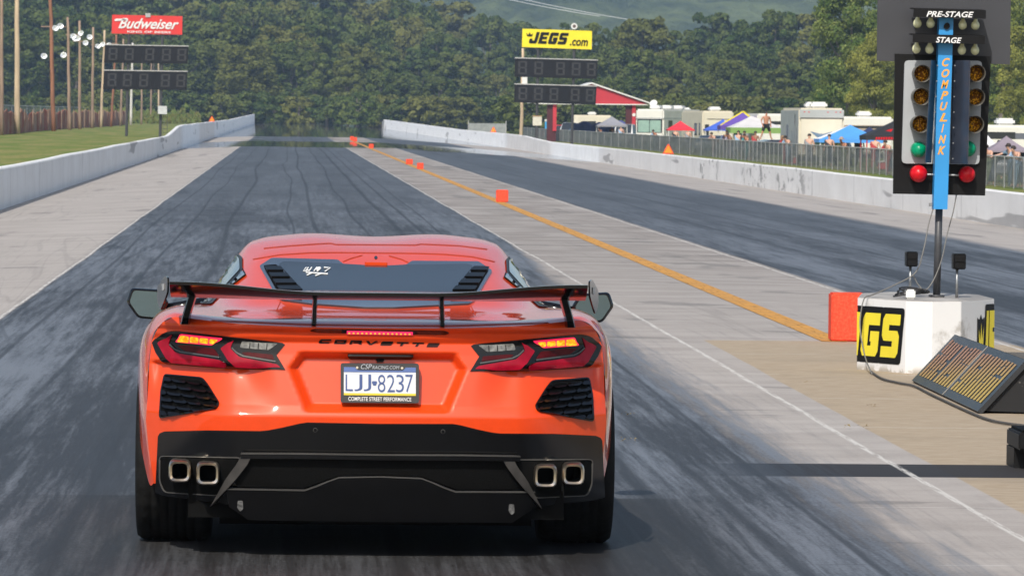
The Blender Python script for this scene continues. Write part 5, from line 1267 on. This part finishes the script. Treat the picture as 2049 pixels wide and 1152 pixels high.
camper(1185, 560, 4.2, 2.4, 2.75, 0, RVC, 'far cream camper behind the blue tarpaulin', windows=[('f', -1, .4, 1.5, 2.1)], ac=1)
# ---- canopies
def canopy(px0, px1, pt, pe, pv, Y, c1, label, c2=None, apex=None, edge=None, legs=WHITE, dep=None, cat='canopy'):
    s_ = F/Y; pc = (px0+px1)/2; p = placed('', pc, Y); e_ = empty('canopy_tent', p, label, 'canopy', 'pop-up canopies behind the fence'); hw = (px1-px0)/2/s_
    z = lambda py: ZY(pc, py, Y)-p.z; zt, ze, zv = z(pt), z(pe), z(pv); ax = ((apex or pc)-pc)/s_; dp = dep or hw*2; N_ = 8
    def roof(sides):
        M = MB(); cs = [(-hw, 0), (hw, 0), (hw, dp), (-hw, dp)]
        for k in sides:
            a, b = cs[k], cs[(k+1) % 4]; vv = []
            for i in range(N_+1):
                for j in range(N_+1):
                    t, w_ = j/N_, i/N_; bx = a[0]+(b[0]-a[0])*t; by = a[1]+(b[1]-a[1])*t
                    zz = ze+(zt-ze)*w_-.12*(zt-ze)*math.sin(w_*math.pi)*(1-.6*abs(2*t-1)); vv.append((bx+(ax-bx)*w_, by+(dp/2-by)*w_, zz))
            n_ = N_+1; M.add(vv, [(i*n_+j, i*n_+j+1, (i+1)*n_+j+1, (i+1)*n_+j) for i in range(N_) for j in range(N_)])
        return M
    roof([0, 1, 2, 3] if not c2 else [0, 1]).build('cover', c1, e_, True)
    if c2: roof([2, 3]).build('cover', c2, e_, True)
    M = MB()
    for x0, x1, y0, y1 in ((-hw, hw, -.02, 0), (-hw, hw, dp, dp+.02), (-hw-.02, -hw, 0, dp), (hw, hw+.02, 0, dp)): M.box(x0, x1, y0, y1, zv, ze+.01)
    M.build('valance', edge or c1, e_)
    for x_ in (-hw+.05, hw-.05):
        for y_ in (.05, dp-.05): MB().tube([(x_, y_, -.05), (x_, y_, ze)], .035, 6).build('leg', legs, e_)
    return e_
def cloth(n, c): return P(n, c, .75, var=.06, nscale=2)
canopy(1196, 1256, 233, 251, 254, 492, cloth('grey_cloth', (.27, .27, .30)), 'grey pop-up canopy left of the motorhome')
canopy(1337, 1390, 242, 259, 261.5, 400, cloth('red_cloth', (.75, .03, .05)), 'small bright red pop-up canopy in front of the white campers')
canopy(1411, 1458, 238, 259, 262, 395, cloth('blue_cloth', (.05, .12, .55)), 'royal blue pop-up canopy left of the purple one', apex=1450)
pc_ = canopy(1442, 1520, 223, 252, 260, 385, cloth('purple_cloth', (.13, .07, .36)), 'purple pop-up canopy with yellow edges', apex=1487, edge=cloth('purple_edge', (.11, .06, .32)))
s_ = F/385; M = MB(); zz = lambda px, py: (at(px, py, 383.9)-Vector(pc_.location))
for q in ([(1441, 252), (1442, 249), (1486, 222), (1487, 225)], [(1487, 225), (1488, 222), (1504, 235), (1503, 238)]): tri_face(M, q, lambda u, v, d: zz(u, v)-Vector((0, d, 0)), 0)
M.build('yellow_piping', YELLOW, pc_)
wq = canopy(1462, 1575, 232, 256, 267, 350, cloth('white_cloth', (.62, .60, .60)), 'white pop-up canopy with a green valance beside the bare-chested man', apex=1508, edge=cloth('green_cloth', (.20, .34, .09)))
canopy(1640, 1772, 250, 279, 286, 287, cloth('light_blue_cloth', (.08, .32, .78)), 'white and light blue canopy right of the trailer', c2=cloth('white_cloth_b', (.76, .77, .80)), apex=1708)
bk = canopy(1733, 1850, 232, 272, 281, 262, cloth('black_cloth', (.018, .018, .02)), 'black canopy with red markings and red legs, left of the starting lights', legs=REDX, apex=1815)
sB = lambda px, py: (at(px, py, 261.7)-Vector(bk.location))
text_on('valance_lettering', 'SWAGELIK', lambda u, v: sB(1752+38*u, 281-5*v-.0*u), REDX, bk, bold=.03) if False else None
M = MB()
for k in range(8): tri_face(M, [(1752+k*5, 279.5), (1755.6+k*5, 279.6), (1755.9+k*5, 274.6), (1752.4+k*5, 274.5)], lambda u, v, d: sB(u, v)-Vector((0, d, 0)), 0)
tri_face(M, [(1772, 262), (1783, 264), (1787, 258), (1780, 259)], lambda u, v, d: at(u, v, 260.8)-Vector(bk.location), 0)
M.build('red_markings', REDX, bk)
canopy(1978, 2062, 272, 302, 305, 220, cloth('mauve_cloth', (.25, .21, .25)), 'mauve-grey canopy at the right edge of the photo', apex=2020)
canopy(1960, 1995, 269, 290, 295, 240, cloth('white_cloth_c', (.7, .7, .74)), 'small white canopy between the starting lights and the mauve canopy')
# blue tarpaulin
M = MB(); vv = []; rs_ = random.Random(4); p = placed('', 1190, 530)
for j in range(5):
    for i in range(19):
        u = i/18; px = 1145+(1262-1145)*u; top = 247+3*math.sin(i*1.3)+(-2 if i < 6 else 0)
        py = top+(264-top)*j/4*1.2; q = at(px, py, 530+.5*math.sin(i*1.9)+j*.12*(1 if i % 2 else -1)); vv.append(q-p)
o = mesh('blue_tarpaulin', vv, [(j*19+i, (j+1)*19+i, (j+1)*19+i+1, j*19+i+1) for j in range(4) for i in range(18)], cloth('tarp_blue', (.10, .15, .42)), None, True); o.location = p
sm = o.modifiers.new('t', 'SOLIDIFY'); sm.thickness = .03; tag(o, 'blue tarpaulin hung behind the fence left of the grey canopy', 'tarpaulin')
# ---- parked cars behind the fence
def parked(px, Y, yaw, m, label, h=1.5, ln=4.6, wd=1.85, suv=False):
    p = placed('', px, Y); e_ = empty('parked_car', p, label, 'car', 'cars parked behind the fence', rz=R(yaw))
    rt = h; prof = [(-ln/2, .35), (-ln/2, .75), (-ln/2+.1, .9), (-ln/2+1.15, 1.0), (-ln/2+1.9, rt), (ln/2-(.35 if suv else 1.3), rt), (ln/2-(.1 if suv else .5), 1.0), (ln/2-.02, .95), (ln/2, .4), (ln/2-.1, .3), (-ln/2+.1, .3)]
    M = MB().prism(prof, -wd/2, wd/2, lambda u, v, d: (u, d*(1-.16*max(0, v-1.0)/(h-1.0)), v)); b = M.build('body', m, e_); bv = b.modifiers.new('b', 'BEVEL'); bv.width = .06; bv.segments = 2
    for s2 in (-1, 1):
        gp_ = [(-ln/2+1.35, 1.02), (-ln/2+1.95, rt-.08), (ln/2-(.5 if suv else 1.35), rt-.08), (ln/2-(.3 if suv else .85), 1.02)]
        MB().prism(gp_, s2*(wd/2+.004), s2*(wd/2-.02), lambda u, v, d: (u, d*(1-.16*max(0, v-1.0)/(h-1.0)), v)).build('side_window', WIN, e_)
        for xw in (-ln/2+.85, ln/2-.85):
            w_ = MB().lathe([(.20, -.11), (.31, -.11), (.33, -.08), (.33, .08), (.31, .11), (.20, .11)], Matrix.Translation((xw, s2*(wd/2-.1), .33)) @ RY, 18).build('wheel', BLACKS, e_)
            MB().lathe([(.0005, -.1), (.2, -.11), (.2, .11), (.0005, .1)], Matrix.Translation((xw, s2*(wd/2-.1), .33)) @ RY, 12).build('hubcap', STEEL, w_)
    MB().box(-ln/2-.02, -ln/2+.03, -.8, -.45, .6, .75).build('headlight', WHITE, e_); MB().box(-ln/2-.02, -ln/2+.03, .45, .8, .6, .75).build('headlight', WHITE, e_)
    MB().prism([(-ln/2+1.2, 1.04), (-ln/2+1.22, 1.04), (-ln/2+1.9, rt-.06), (-ln/2+1.86, rt-.04)], -wd*.40, wd*.40, lambda u, v, d: (u-.03, d, v+.02)).build('windscreen', WIN, e_)
    return e_
CP = lambda n, c: P(n, c, .3, coat=1, var=.04)
parked(1548, 336, 15, CP('dark_blue_car_paint', (.03, .035, .05)), 'dark parked car that the bare-chested man stands on', h=1.22)
parked(1160, 545, 20, CP('white_car_paint', (.7, .7, .7)), 'white parked car behind the second scoreboard post', h=1.5)
parked(1118, 590, 10, CP('red_car_paint', (.5, .02, .02)), 'red parked car behind the bright blue box', h=1.6)
parked(2016, 222, 75, CP('grey_car_paint', (.22, .24, .27)), 'dark grey parked car behind the fence at the right edge', h=1.35)
parked(1672, 296, 85, CP('charcoal_car_paint', (.07, .075, .08)), 'charcoal parked car under the blue and white canopy', h=1.45, suv=True)
parked(1425, 380, 75, CP('teal_grey_car_paint', (.12, .16, .18)), 'grey-green parked car below the royal blue canopy', h=1.3)
# ---- people
def skinned(name, V, E, rad, m, parent, sub=1):
    me = bpy.data.meshes.new(name); me.from_pydata(V, E, []); me.update()
    o = link(bpy.data.objects.new(name, me)); sk = o.modifiers.new('s', 'SKIN'); sk.use_smooth_shade = True
    ss = o.modifiers.new('u', 'SUBSURF'); ss.levels = sub; ss.render_levels = sub
    for i, r_ in enumerate(rad): me.skin_vertices[0].data[i].radius = (r_, r_)
    me.skin_vertices[0].data[0].use_root = True
    dg = bpy.context.evaluated_depsgraph_get(); dg.update(); nm = bpy.data.meshes.new_from_object(o.evaluated_get(dg)); o.modifiers.clear()
    o.data = nm; nm.materials.clear(); nm.materials.append(m); nm.polygons.foreach_set('use_smooth', [True]*len(nm.polygons))
    if parent: o.parent = parent
    return o
POSES = {
 'lean': dict(pel=(0, .05, .93), wai=(0, -.02, 1.05), che=(0, -.17, 1.22), nec=(0, -.30, 1.36), hea=(0, -.38, 1.46), top=(0, -.40, 1.56), sh=(.19, -.24, 1.30), el=(.25, -.40, 1.07), wr=(.08, -.58, 1.16), kn=(.11, -.02, .48), an=(.12, .08, .07), shb=None),
 'stand': dict(pel=(0, 0, .95), wai=(0, 0, 1.07), che=(0, -.01, 1.28), nec=(0, 0, 1.47), hea=(0, -.02, 1.60), top=(0, -.01, 1.70), sh=(.20, 0, 1.40), el=(.26, .03, 1.12), wr=(.28, -.06, .90), kn=(.11, -.02, .5), an=(.13, .02, .07)),
 'wide': dict(pel=(0, 0, .92), wai=(0, 0, 1.04), che=(0, -.02, 1.26), nec=(0, 0, 1.45), hea=(0, -.02, 1.58), top=(0, -.01, 1.68), sh=(.21, 0, 1.38), el=(.31, .04, 1.12), wr=(.27, -.08, .90), kn=(.24, -.04, .48), an=(.36, .02, .07)),
 'point': dict(pel=(0, .05, .93), wai=(0, 0, 1.06), che=(0, -.1, 1.25), nec=(0, -.2, 1.42), hea=(0, -.25, 1.54), top=(0, -.26, 1.64), sh=(.19, -.12, 1.36), el=(.36, -.36, 1.24), wr=(.42, -.60, 1.18), kn=(.11, -.02, .48), an=(.12, .08, .07))}
SKIN1 = P('tanned_skin', (.48, .22, .13), .55, var=.06); SKIN2 = P('light_skin', (.62, .36, .26), .55, var=.06); SKIN3 = P('brown_skin', (.30, .14, .08), .55, var=.06)
HAIRM = P('dark_hair', (.03, .02, .015), .7); HAIRB = P('light_brown_hair', (.25, .16, .08), .7)
def person(px, Y, yaw, pose, skin, shirt, pants, label, zoff=0, hair=HAIRM, shorts=False, hat=None, glasses=False, h=1.75, x=None):
    p = placed('', px, Y) if x is None else Vector((x, Y, gz(x))); p.z += zoff
    e_ = empty('person', p, label, 'person', 'spectators behind the fence', rz=R(yaw)); D = POSES[pose]; k = h/1.75
    V = []; E = []; rad = []
    def add(pt, r_, par=None):
        V.append(tuple(c_*k for c_ in pt)); rad.append(r_*k)
        if par is not None: E.append((par, len(V)-1))
        return len(V)-1
    pe = add(D['pel'], .135); wa = add(D['wai'], .125, pe); ch = add(D['che'], .145, wa); ne = add(D['nec'], .055, ch); chn = add(tuple(Vector(D['hea'])+Vector((0, -.02, -.07))), .062, ne); he = add(D['hea'], .085, chn); add(D['top'], .065, he); add(tuple(Vector(D['hea'])+Vector((0, -.10, -.02))), .016, he)
    for s2 in (-1, 1):
        f3 = lambda t: (s2*t[0], t[1], t[2])
        sh = add(f3(D['sh']), .062, ch); el = add(f3(D['el']), .043, sh); wr = add(f3(D['wr']), .030, el)
        wv = Vector(f3(D['wr'])); d_ = (wv-Vector(f3(D['el']))).normalized(); pm = add(tuple(wv+d_*.05), .035, wr)
        side_ = d_.cross(Vector((0, 0, 1))).normalized() if abs(d_.z) < .9 else Vector((0, 1, 0))
        for q in range(4):
            b = wv+d_*.09+side_*(.028*(q-1.5)/1.5); t1 = add(tuple(b+d_*.015), .011, pm); add(tuple(b+d_*(.06+.012*(1 if q in (1, 2) else 0))+Vector((0, 0, -.015))), .008, t1)
        add(tuple(wv+d_*.05+side_*.05), .010, pm)
        hp = add((s2*.10, D['pel'][1], D['pel'][2]-.05), .10, pe); kn = add(f3(D['kn']), .062, hp); an = add(f3(D['an']), .04, kn); add((s2*(D['an'][0]+.02), D['an'][1]-.16, .04), .032, an)
    skinned('body', V, E, rad, skin, e_)
    g_ = 1.32
    if shirt:
        I = [pe, wa, ch]; VV = [V[i] for i in I]; EE = [(0, 1), (1, 2)]; RR = [rad[i]*g_ for i in I]; off_ = 8
        for s2, b in ((0, 8), (1, 8+12+4)):
            shi, eli = b, b+1
            VV += [V[shi], tuple(Vector(V[shi]).lerp(Vector(V[eli]), .75))]; RR += [rad[shi]*1.4, rad[eli]*1.55]; n_ = len(VV); EE += [(2, n_-2), (n_-2, n_-1)]
        skinned('shirt', VV, EE, RR, shirt, e_)
    VV = [V[pe]]; EE = []; RR = [rad[pe]*1.22]
    for s2 in (-1, 1):
        hpv = Vector((s2*.10*k, D['pel'][1]*k, (D['pel'][2]-.06)*k)); knv = Vector((s2*D['kn'][0], D['kn'][1], D['kn'][2]))*k; anv = Vector((s2*D['an'][0], D['an'][1], D['an'][2]+.05))*k
        VV.append(tuple(hpv)); RR.append(.125*k); EE.append((0, len(VV)-1)); VV.append(tuple(knv)); RR.append(.10*k); EE.append((len(VV)-2, len(VV)-1))
        if not shorts: VV.append(tuple(anv)); RR.append(.06*k); EE.append((len(VV)-2, len(VV)-1))
    skinned('trousers' if not shorts else 'shorts', VV, EE, RR, pants, e_)
    hd = Vector(D['hea'])*k; Mx = Matrix.Translation(hd+Vector((0, .015, .025)))
    if hat:
        MB().lathe([(.0005, .17), (.07, .165), (.095, .12), (.11, .06), (.11, .05), (.24, .035), (.25, .04), (.12, .06)], Mx, 20).build('hat', hat, e_, True)
    else:
        MB().lathe([(.0005, .115), (.05, .105), (.085, .075), (.105, .02), (.10, -.02), (.09, -.03)], Mx, 16).build('hair', hair, e_, True)
    if glasses: MB().box(-.075, .075, hd.y-.115, hd.y-.08, hd.z, hd.z+.035, bev=.01).build('sunglasses', BLACKS, e_)
    return e_
TS_ = lambda n, c: P(n, c, .85, var=.1, nscale=8)
GREYSH = TS_('grey_shirt', (.25, .26, .28)); DKSH = TS_('dark_shirt', (.03, .032, .04)); BLS = TS_('blue_shirt', (.12, .22, .42)); PURS = TS_('lilac_shirt', (.36, .32, .42)); JN = TS_('jeans', (.06, .08, .13)); BLKSH = TS_('black_shorts', (.012, .012, .014)); KH = TS_('khaki_trousers', (.26, .22, .16)); REDSH = TS_('red_shirt', (.40, .04, .04)); LBS = TS_('light_blue_shirt', (.30, .45, .62)); GNS = TS_('olive_shirt', (.18, .22, .10))
def yf(px, dx=.75): return (FX+dx)*F/(px-VPX)
person(1533, 335, 20, 'wide', SKIN1, None, BLKSH, 'bare-chested man in black shorts standing on the dark parked car', zoff=1.20, shorts=True, h=1.86)
for px, sk_, sh_, pn, lb, kw in (
  (1433, SKIN2, TS_('peach_shirt', (.45, .25, .2)), JN, 'person in a peach top leaning on the fence below the royal blue canopy', {}),
  (1466, SKIN3, PURS, JN, 'person in a lilac shirt leaning on the fence below the purple canopy', {}),
  (1500, SKIN1, TS_('teal_shirt', (.05, .30, .32)), KH, 'person in a teal shirt leaning on the fence below the white and green canopy', {}),
  (1583, SKIN2, LBS, JN, 'person in a light blue shirt and sunglasses leaning on the fence before the trailer', dict(glasses=True)),
  (1577, SKIN1, REDSH, KH, 'person in a red shirt leaning on the fence, touching the one in light blue', dict(hair=HAIRB)),
  (1697, SKIN1, GNS, KH, 'person in an olive top and wide-brimmed hat at the fence under the blue canopy', dict(hat=TS_('straw_hat', (.38, .28, .2)))),
  (1205, SKIN3, DKSH, JN, 'dark-haired person leaning on the fence under the grey canopy', {}),
  (1315, SKIN1, LBS, JN, 'small person at the fence in front of the motorhome', {}),
  (1786, SKIN2, REDSH, JN, 'person at the fence just left of the starting lights', {}),
  (2047, SKIN2, LBS, JN, 'person in light blue cut by the right edge of the photo', {})):
    person(px, yf(px), -50, 'lean', sk_, sh_, pn, lb, x=FX+.75, **kw)
person(2034, yf(2034), -62, 'point', SKIN2, TS_('dusty_blue_shirt', (.14, .22, .30)), KH, 'man in dark sunglasses leaning over the fence at the right edge', x=FX+.75, glasses=True)
person(1989, yf(1989), -40, 'lean', SKIN2, GNS, JN, 'person in a green top right beside the starting lights board', x=FX+.75)
for px, Y_, sh_, lb in ((1225, 494, DKSH, 'person in dark clothes standing under the grey canopy'), (1490, 343, DKSH, 'person in black standing under the white and green canopy, left of two'), (1512, 345, REDSH, 'person in red standing beside the dark parked car'), (1455, 350, DKSH, 'dark figure standing between the blue and purple canopies'), (1720, 290, DKSH, 'person in black standing under the light blue canopy')):
    person(px, Y_, -20, 'stand', SKIN3, sh_, JN, lb)
# ---- more clutter in the pits
canopy(1722, 1762, 254, 268, 270, 330, cloth('navy_cloth', (.02, .03, .09)), 'small navy canopy between the blue and the black canopies')
canopy(1528, 1572, 249, 262, 265, 372, cloth('coral_cloth', (.62, .10, .07)), 'low coral-red canopy seen right of the bare-chested man')
canopy(1225, 1262, 240, 250, 252, 540, cloth('indigo_cloth', (.06, .07, .22)), 'small indigo canopy just left of the motorhome')
for px, Y_, sh_, lb in ((1243, 498, LBS, 'person in light blue standing left of the motorhome'), (1352, 410, DKSH, 'person in dark clothes under the left half of the red canopy'), (1377, 412, GREYSH, 'person in grey under the right half of the red canopy'), (1478, 346, LBS, 'person in light blue under the left end of the white and green canopy'), (1620, 282, GREYSH, 'person in grey standing before the left part of the trailer door'), (1752, 272, REDSH, 'person in red under the black canopy'), (1660, 284, DKSH, 'person in black standing before the right part of the trailer door'), (2000, 232, DKSH, 'person in dark clothes under the mauve canopy')):
    person(px, Y_, -20, 'stand', SKIN2, sh_, JN, lb)
parked(1142, 560, 70, CP('pale_grey_car_paint', (.5, .52, .53)), 'pale grey parked van left of the blue tarpaulin', h=1.9, suv=True)
parked(1250, 500, 80, CP('white_van_paint', (.72, .72, .70)), 'white parked van between the grey canopy and the motorhome', h=1.9, suv=True)
for px, Y_, c_, lb in ((1583, 292, (.6, .03, .03), 'red cool box behind the fence before the trailer'), (1773, 268, (.6, .03, .03), 'red cool box behind the fence under the black canopy')):
    p = placed('', px, Y_); e_ = empty('cool_box', p, lb, 'box'); MB().box(-.38, .38, -.2, .2, .02, .38, bev=.03).build('box_body', P('red_plastic', c_, .4), e_); MB().box(-.4, .4, -.22, .22, .38, .46, bev=.02).build('box_lid', WHITE, e_)
# ---- power lines in front of the hill
for k, (a, b) in enumerate((((985, -8), (1200, 33)), ((1010, -9), (1260, 40)))):
    pts_ = [at(a[0]+(b[0]-a[0])*t, a[1]+(b[1]-a[1])*t+6*t*(1-t)*1.5, 1500) for t in [i/12 for i in range(13)]]
    o = MB().tube(pts_, .10, 5).build('power_line', P('wire_grey', (.55, .57, .6), .5) if not k else bpy.data.materials['wire_grey']); tag(o, ('upper' if k else 'lower')+' thin pale power line crossing the blue wooded hill', 'power line', 'power lines over the hill')

# ================================================================= TREES
g = G('foliage'); oi = g.n('ShaderNodeObjectInfo'); rnd_ = oi.outputs['Random']; X, Y, Z = g.pos()
nn = g.noise(g.math('MULTIPLY', X, .25), g.math('MULTIPLY', Y, .25), g.math('MULTIPLY', Z, .25), detail=4); n2 = g.noise(X, Y, Z, detail=3, scale=2.)
c = g.mix(g.ss(nn, .35, .65), (.050, .085, .020), (.135, .165, .045)); c = g.mix(g.math('MULTIPLY', g.ss(rnd_, .55, 1.), .55), c, (.22, .20, .055)); c = g.mix(g.math('MULTIPLY', g.ss(rnd_, .4, .0), .45), c, (.028, .065, .025))
c = g.mix(g.math('MULTIPLY', g.ss(n2, .5, .7), .5), c, (.24, .27, .10))
df = g.n('ShaderNodeBsdfDiffuse'); tl_ = g.n('ShaderNodeBsdfTranslucent'); g.put(df.inputs[0], c); g.put(tl_.inputs[0], g.mix(.5, c, (.10, .15, .02))); ms = g.n('ShaderNodeMixShader'); ms.inputs[0].default_value = .22
g.put(ms.inputs[1], df.outputs[0]); g.put(ms.inputs[2], tl_.outputs[0]); g.put(g.out.inputs['Surface'], ms.outputs[0]); FOL = g.m
BARK = P('grey_bark', (.16, .14, .12), .9, var=.3, nscale=2)
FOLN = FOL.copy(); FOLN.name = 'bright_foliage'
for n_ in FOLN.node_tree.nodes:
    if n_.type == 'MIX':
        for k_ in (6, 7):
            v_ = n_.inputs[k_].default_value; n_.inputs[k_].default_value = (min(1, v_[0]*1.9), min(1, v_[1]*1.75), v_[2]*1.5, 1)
def crown_mesh(seed, h, wd, nblob, nleaf, leaf, low=.12):
    rg_ = np.random.default_rng(seed); bl_ = []
    for i in range(nblob):
        t = low*.4+(.94-low*.4)*rg_.uniform(0, 1)**.85; env = math.sqrt(max(.03, 1-((t-.45)/.60)**2))
        a = rg_.uniform(0, 6.283); r_ = rg_.uniform(0, 1)**.38*env*wd*.40
        br = rg_.uniform(.065, .125)*wd; bl_.append((r_*math.cos(a), r_*math.sin(a), t*h, br))
    bl_ = np.array(bl_); wts = bl_[:, 3]**2; idx = rg_.choice(len(bl_), nleaf, p=wts/wts.sum())
    d = rg_.normal(size=(nleaf, 3)); d /= np.linalg.norm(d, axis=1)[:, None]; d[:, 2] = np.where(d[:, 2] < -.65, -d[:, 2]*.6, d[:, 2])
    rr_ = rg_.uniform(.72, 1.08, nleaf); c_ = bl_[idx, :3]+d*(bl_[idx, 3]*rr_)[:, None]*np.array([1, 1, .8])
    nrm = d+rg_.normal(size=(nleaf, 3))*.45; nrm /= np.linalg.norm(nrm, axis=1)[:, None]
    u = np.cross(nrm, rg_.normal(size=(nleaf, 3))); u /= np.linalg.norm(u, axis=1)[:, None]; v = np.cross(nrm, u)
    s1 = leaf*rg_.uniform(.5, 1.2, nleaf)[:, None]; s2 = s1*rg_.uniform(.5, .9, nleaf)[:, None]
    P_ = np.stack([c_-u*s1, c_-v*s2, c_+u*s1, c_+v*s2], 1).reshape(-1, 3)
    me = bpy.data.meshes.new('crown'); me.vertices.add(len(P_)); me.vertices.foreach_set('co', P_.ravel()); n = nleaf
    me.loops.add(4*n); me.loops.foreach_set('vertex_index', np.arange(4*n)); me.polygons.add(n); me.polygons.foreach_set('loop_start', np.arange(n)*4); me.polygons.foreach_set('loop_total', np.full(n, 4)); me.update(); me.materials.append(FOL)
    # trunk with limbs
    M = MB(); r0 = wd*.022+.06; M.tube([(0, 0, -.5), (rg_.uniform(-.2, .2), .1, h*.3), (rg_.uniform(-.4, .4), 0, h*.6), (0, 0, h*.85)], [r0*1.3, r0, r0*.6, r0*.15], 7)
    for k in range(7):
        b = bl_[rg_.integers(len(bl_))]; M.tube([(0, 0, h*rg_.uniform(.15, .5)), tuple(np.array([b[0]*.5, b[1]*.5, b[2]*.8])), (b[0], b[1], b[2])], [r0*.5, r0*.3, r0*.08], 5)
    tm = bpy.data.meshes.new('trunk'); tm.from_pydata(M.v, [], M.f); tm.materials.append(BARK)
    return me, tm
VARS = [crown_mesh(s, 1*hh, w_, nb, nl, lf, lo) for s, hh, w_, nb, nl, lf, lo in ((1, 20, 13, 120, 12000, .36, .10), (2, 20, 11, 95, 10000, .36, .12), (3, 20, 15, 150, 13000, .36, .12), (4, 20, 12, 130, 11000, .38, .15), (5, 20, 14, 120, 12000, .34, .08), (6, 20, 10, 100, 10000, .36, .10))]
BUSH = [crown_mesh(s, 5, 7.5, 60, 4500, .26, .0) for s in (11, 12, 13)]
NEAR_ = 0
NEAR = [crown_mesh(s, 20, 14, 120, 30000, .20, .12) for s in (21, 22)]
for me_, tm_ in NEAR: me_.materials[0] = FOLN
rt = random.Random(21); TREES = {}
def zone(px, py):
    if px < 110: return 'near the left edge, behind the first wooden poles'
    if px < 400: return 'behind the left scoreboard and poles'
    if px < 760: return 'closing the far end of the track'
    if px < 1030: return 'left of the right scoreboard'
    if px < 1300: return 'behind the right scoreboard'
    if px < 1640: return 'behind the campers'
    return 'behind the starting lights'
def tree_at(px, Y, h, kind, var=None, wscale=1., lab=None):
    x = XY(px, Y); z = gz(max(-399, min(399, x))) if Y < 1040 else -.6
    src = {'t': VARS, 'b': BUSH, 'n': NEAR}[kind]; base_h = {'t': 20, 'b': 5, 'n': 20}[kind]; k_ = rt.randrange(len(src)) if var is None else var
    me, tm = src[k_]; sz = h/base_h; lb_ = lab or {'t': 'green leafy tree in the woodland ', 'b': 'low bushes at the woodland foot ', 'n': 'large bright green tree '}[kind]+zone(px, 0)
    nm = 'leafy_tree' if kind != 'b' else 'bush'
    e_ = link(bpy.data.objects.new(nm, None)); e_.location = (x, Y, z-.1); e_.rotation_euler[2] = rt.uniform(0, 6.28); e_.scale = (sz*wscale, sz*wscale, sz)
    tag(e_, lb_, 'tree' if kind != 'b' else 'bush', lb_.split(' in the ')[0]+'s '+zone(px, 0) if kind == 't' else 'growth '+zone(px, 0))
    c_ = link(bpy.data.objects.new('crown', me)); c_.parent = e_; t_ = link(bpy.data.objects.new('trunk', tm)); t_.parent = e_
SKYL = [(-80, -90), (600, -60), (700, -30), (760, -25), (900, -8), (950, 12), (1000, 28), (1050, 40), (1100, 48), (1150, 42), (1250, 32), (1310, 22), (1350, 45), (1400, 58), (1425, 22), (1460, 6), (1490, 18), (1520, 30), (1560, 12), (1620, 22), (1660, 40), (1700, 25), (1760, 15), (2130, 10)]
def hgt(px, pyt, Y): return ZY(px, pyt, Y)+.9
for Yb, dy, lo_, sp, kind in ((1180, 60, 0, 62, 't'), (1090, 45, 55, 60, 't'), (1000, 40, 105, 58, 't'), (945, 25, 150, 56, 't')):
    px = -60+rt.uniform(0, 40)
    while px < 2110:
        Y_ = Yb+rt.uniform(-dy, dy); pyt = interp(SKYL, px)+lo_+rt.uniform(-8, 16)
        if px > 1040: Y_ *= .82
        pyt = min(pyt, 190)
        tree_at(px, Y_, hgt(px, pyt, Y_), kind, wscale=rt.uniform(.85, 1.15)*(1.15 if lo_ > 100 else 1)); px += sp*rt.uniform(.75, 1.25)
px = -40
while px < 2100:
    if not 560 < px < 700 or True:
        Y_ = (905 if px < 1040 else 720)+rt.uniform(-12, 12); tree_at(px, Y_, hgt(px, rt.uniform(186, 206), Y_), 'b', wscale=1.2)
    px += rt.uniform(38, 60)
# nearer, brighter trees on the right
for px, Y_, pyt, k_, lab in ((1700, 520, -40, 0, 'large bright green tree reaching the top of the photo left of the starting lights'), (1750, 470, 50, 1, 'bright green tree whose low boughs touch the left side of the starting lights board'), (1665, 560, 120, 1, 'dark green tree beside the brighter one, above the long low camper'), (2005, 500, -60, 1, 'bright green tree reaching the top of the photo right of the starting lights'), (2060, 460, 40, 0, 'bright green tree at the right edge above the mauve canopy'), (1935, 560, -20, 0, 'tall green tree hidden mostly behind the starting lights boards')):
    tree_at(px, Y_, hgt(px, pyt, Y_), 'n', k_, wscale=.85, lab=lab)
# goldenrod strip at the left
M = MB(); rs_ = random.Random(8); GOLD = P('goldenrod', (.30, .26, .05), .9, var=.5, nscale=1, col2=(.10, .16, .03))
for k in range(5000):
    px = rs_.uniform(60, 400); Y_ = rs_.uniform(790, 880); x = XY(px, Y_); z = gz(x)+abs(rs_.gauss(0, 1))*.7; a = rs_.uniform(0, 3.14); s_ = rs_.uniform(.15, .4)
    M.add([(x-s_*math.cos(a), Y_-s_*math.sin(a), z), (x+s_*math.cos(a), Y_+s_*math.sin(a), z), (x+rs_.uniform(-.2, .2), Y_, z+s_*2)], [(0, 1, 2)])
o = M.build('goldenrod_patch', GOLD); o['kind'] = 'stuff'; o['label'] = 'strip of yellow flowering weeds at the foot of the left woodland'

# ---------------------------------------------------------------- haze
hz = bpy.data.materials.new('air_haze'); hz.use_nodes = True; t = hz.node_tree; t.nodes.clear()
ov = t.nodes.new('ShaderNodeOutputMaterial'); pv = t.nodes.new('ShaderNodeVolumePrincipled'); pv.inputs['Density'].default_value = .00016
pv.inputs['Color'].default_value = (.50, .70, 1, 1); t.links.new(pv.outputs[0], ov.inputs['Volume'])
o = MB().box(-6100, 6100, -40, 9100, -6, 290).build('haze', hz); o['kind'] = 'stuff'
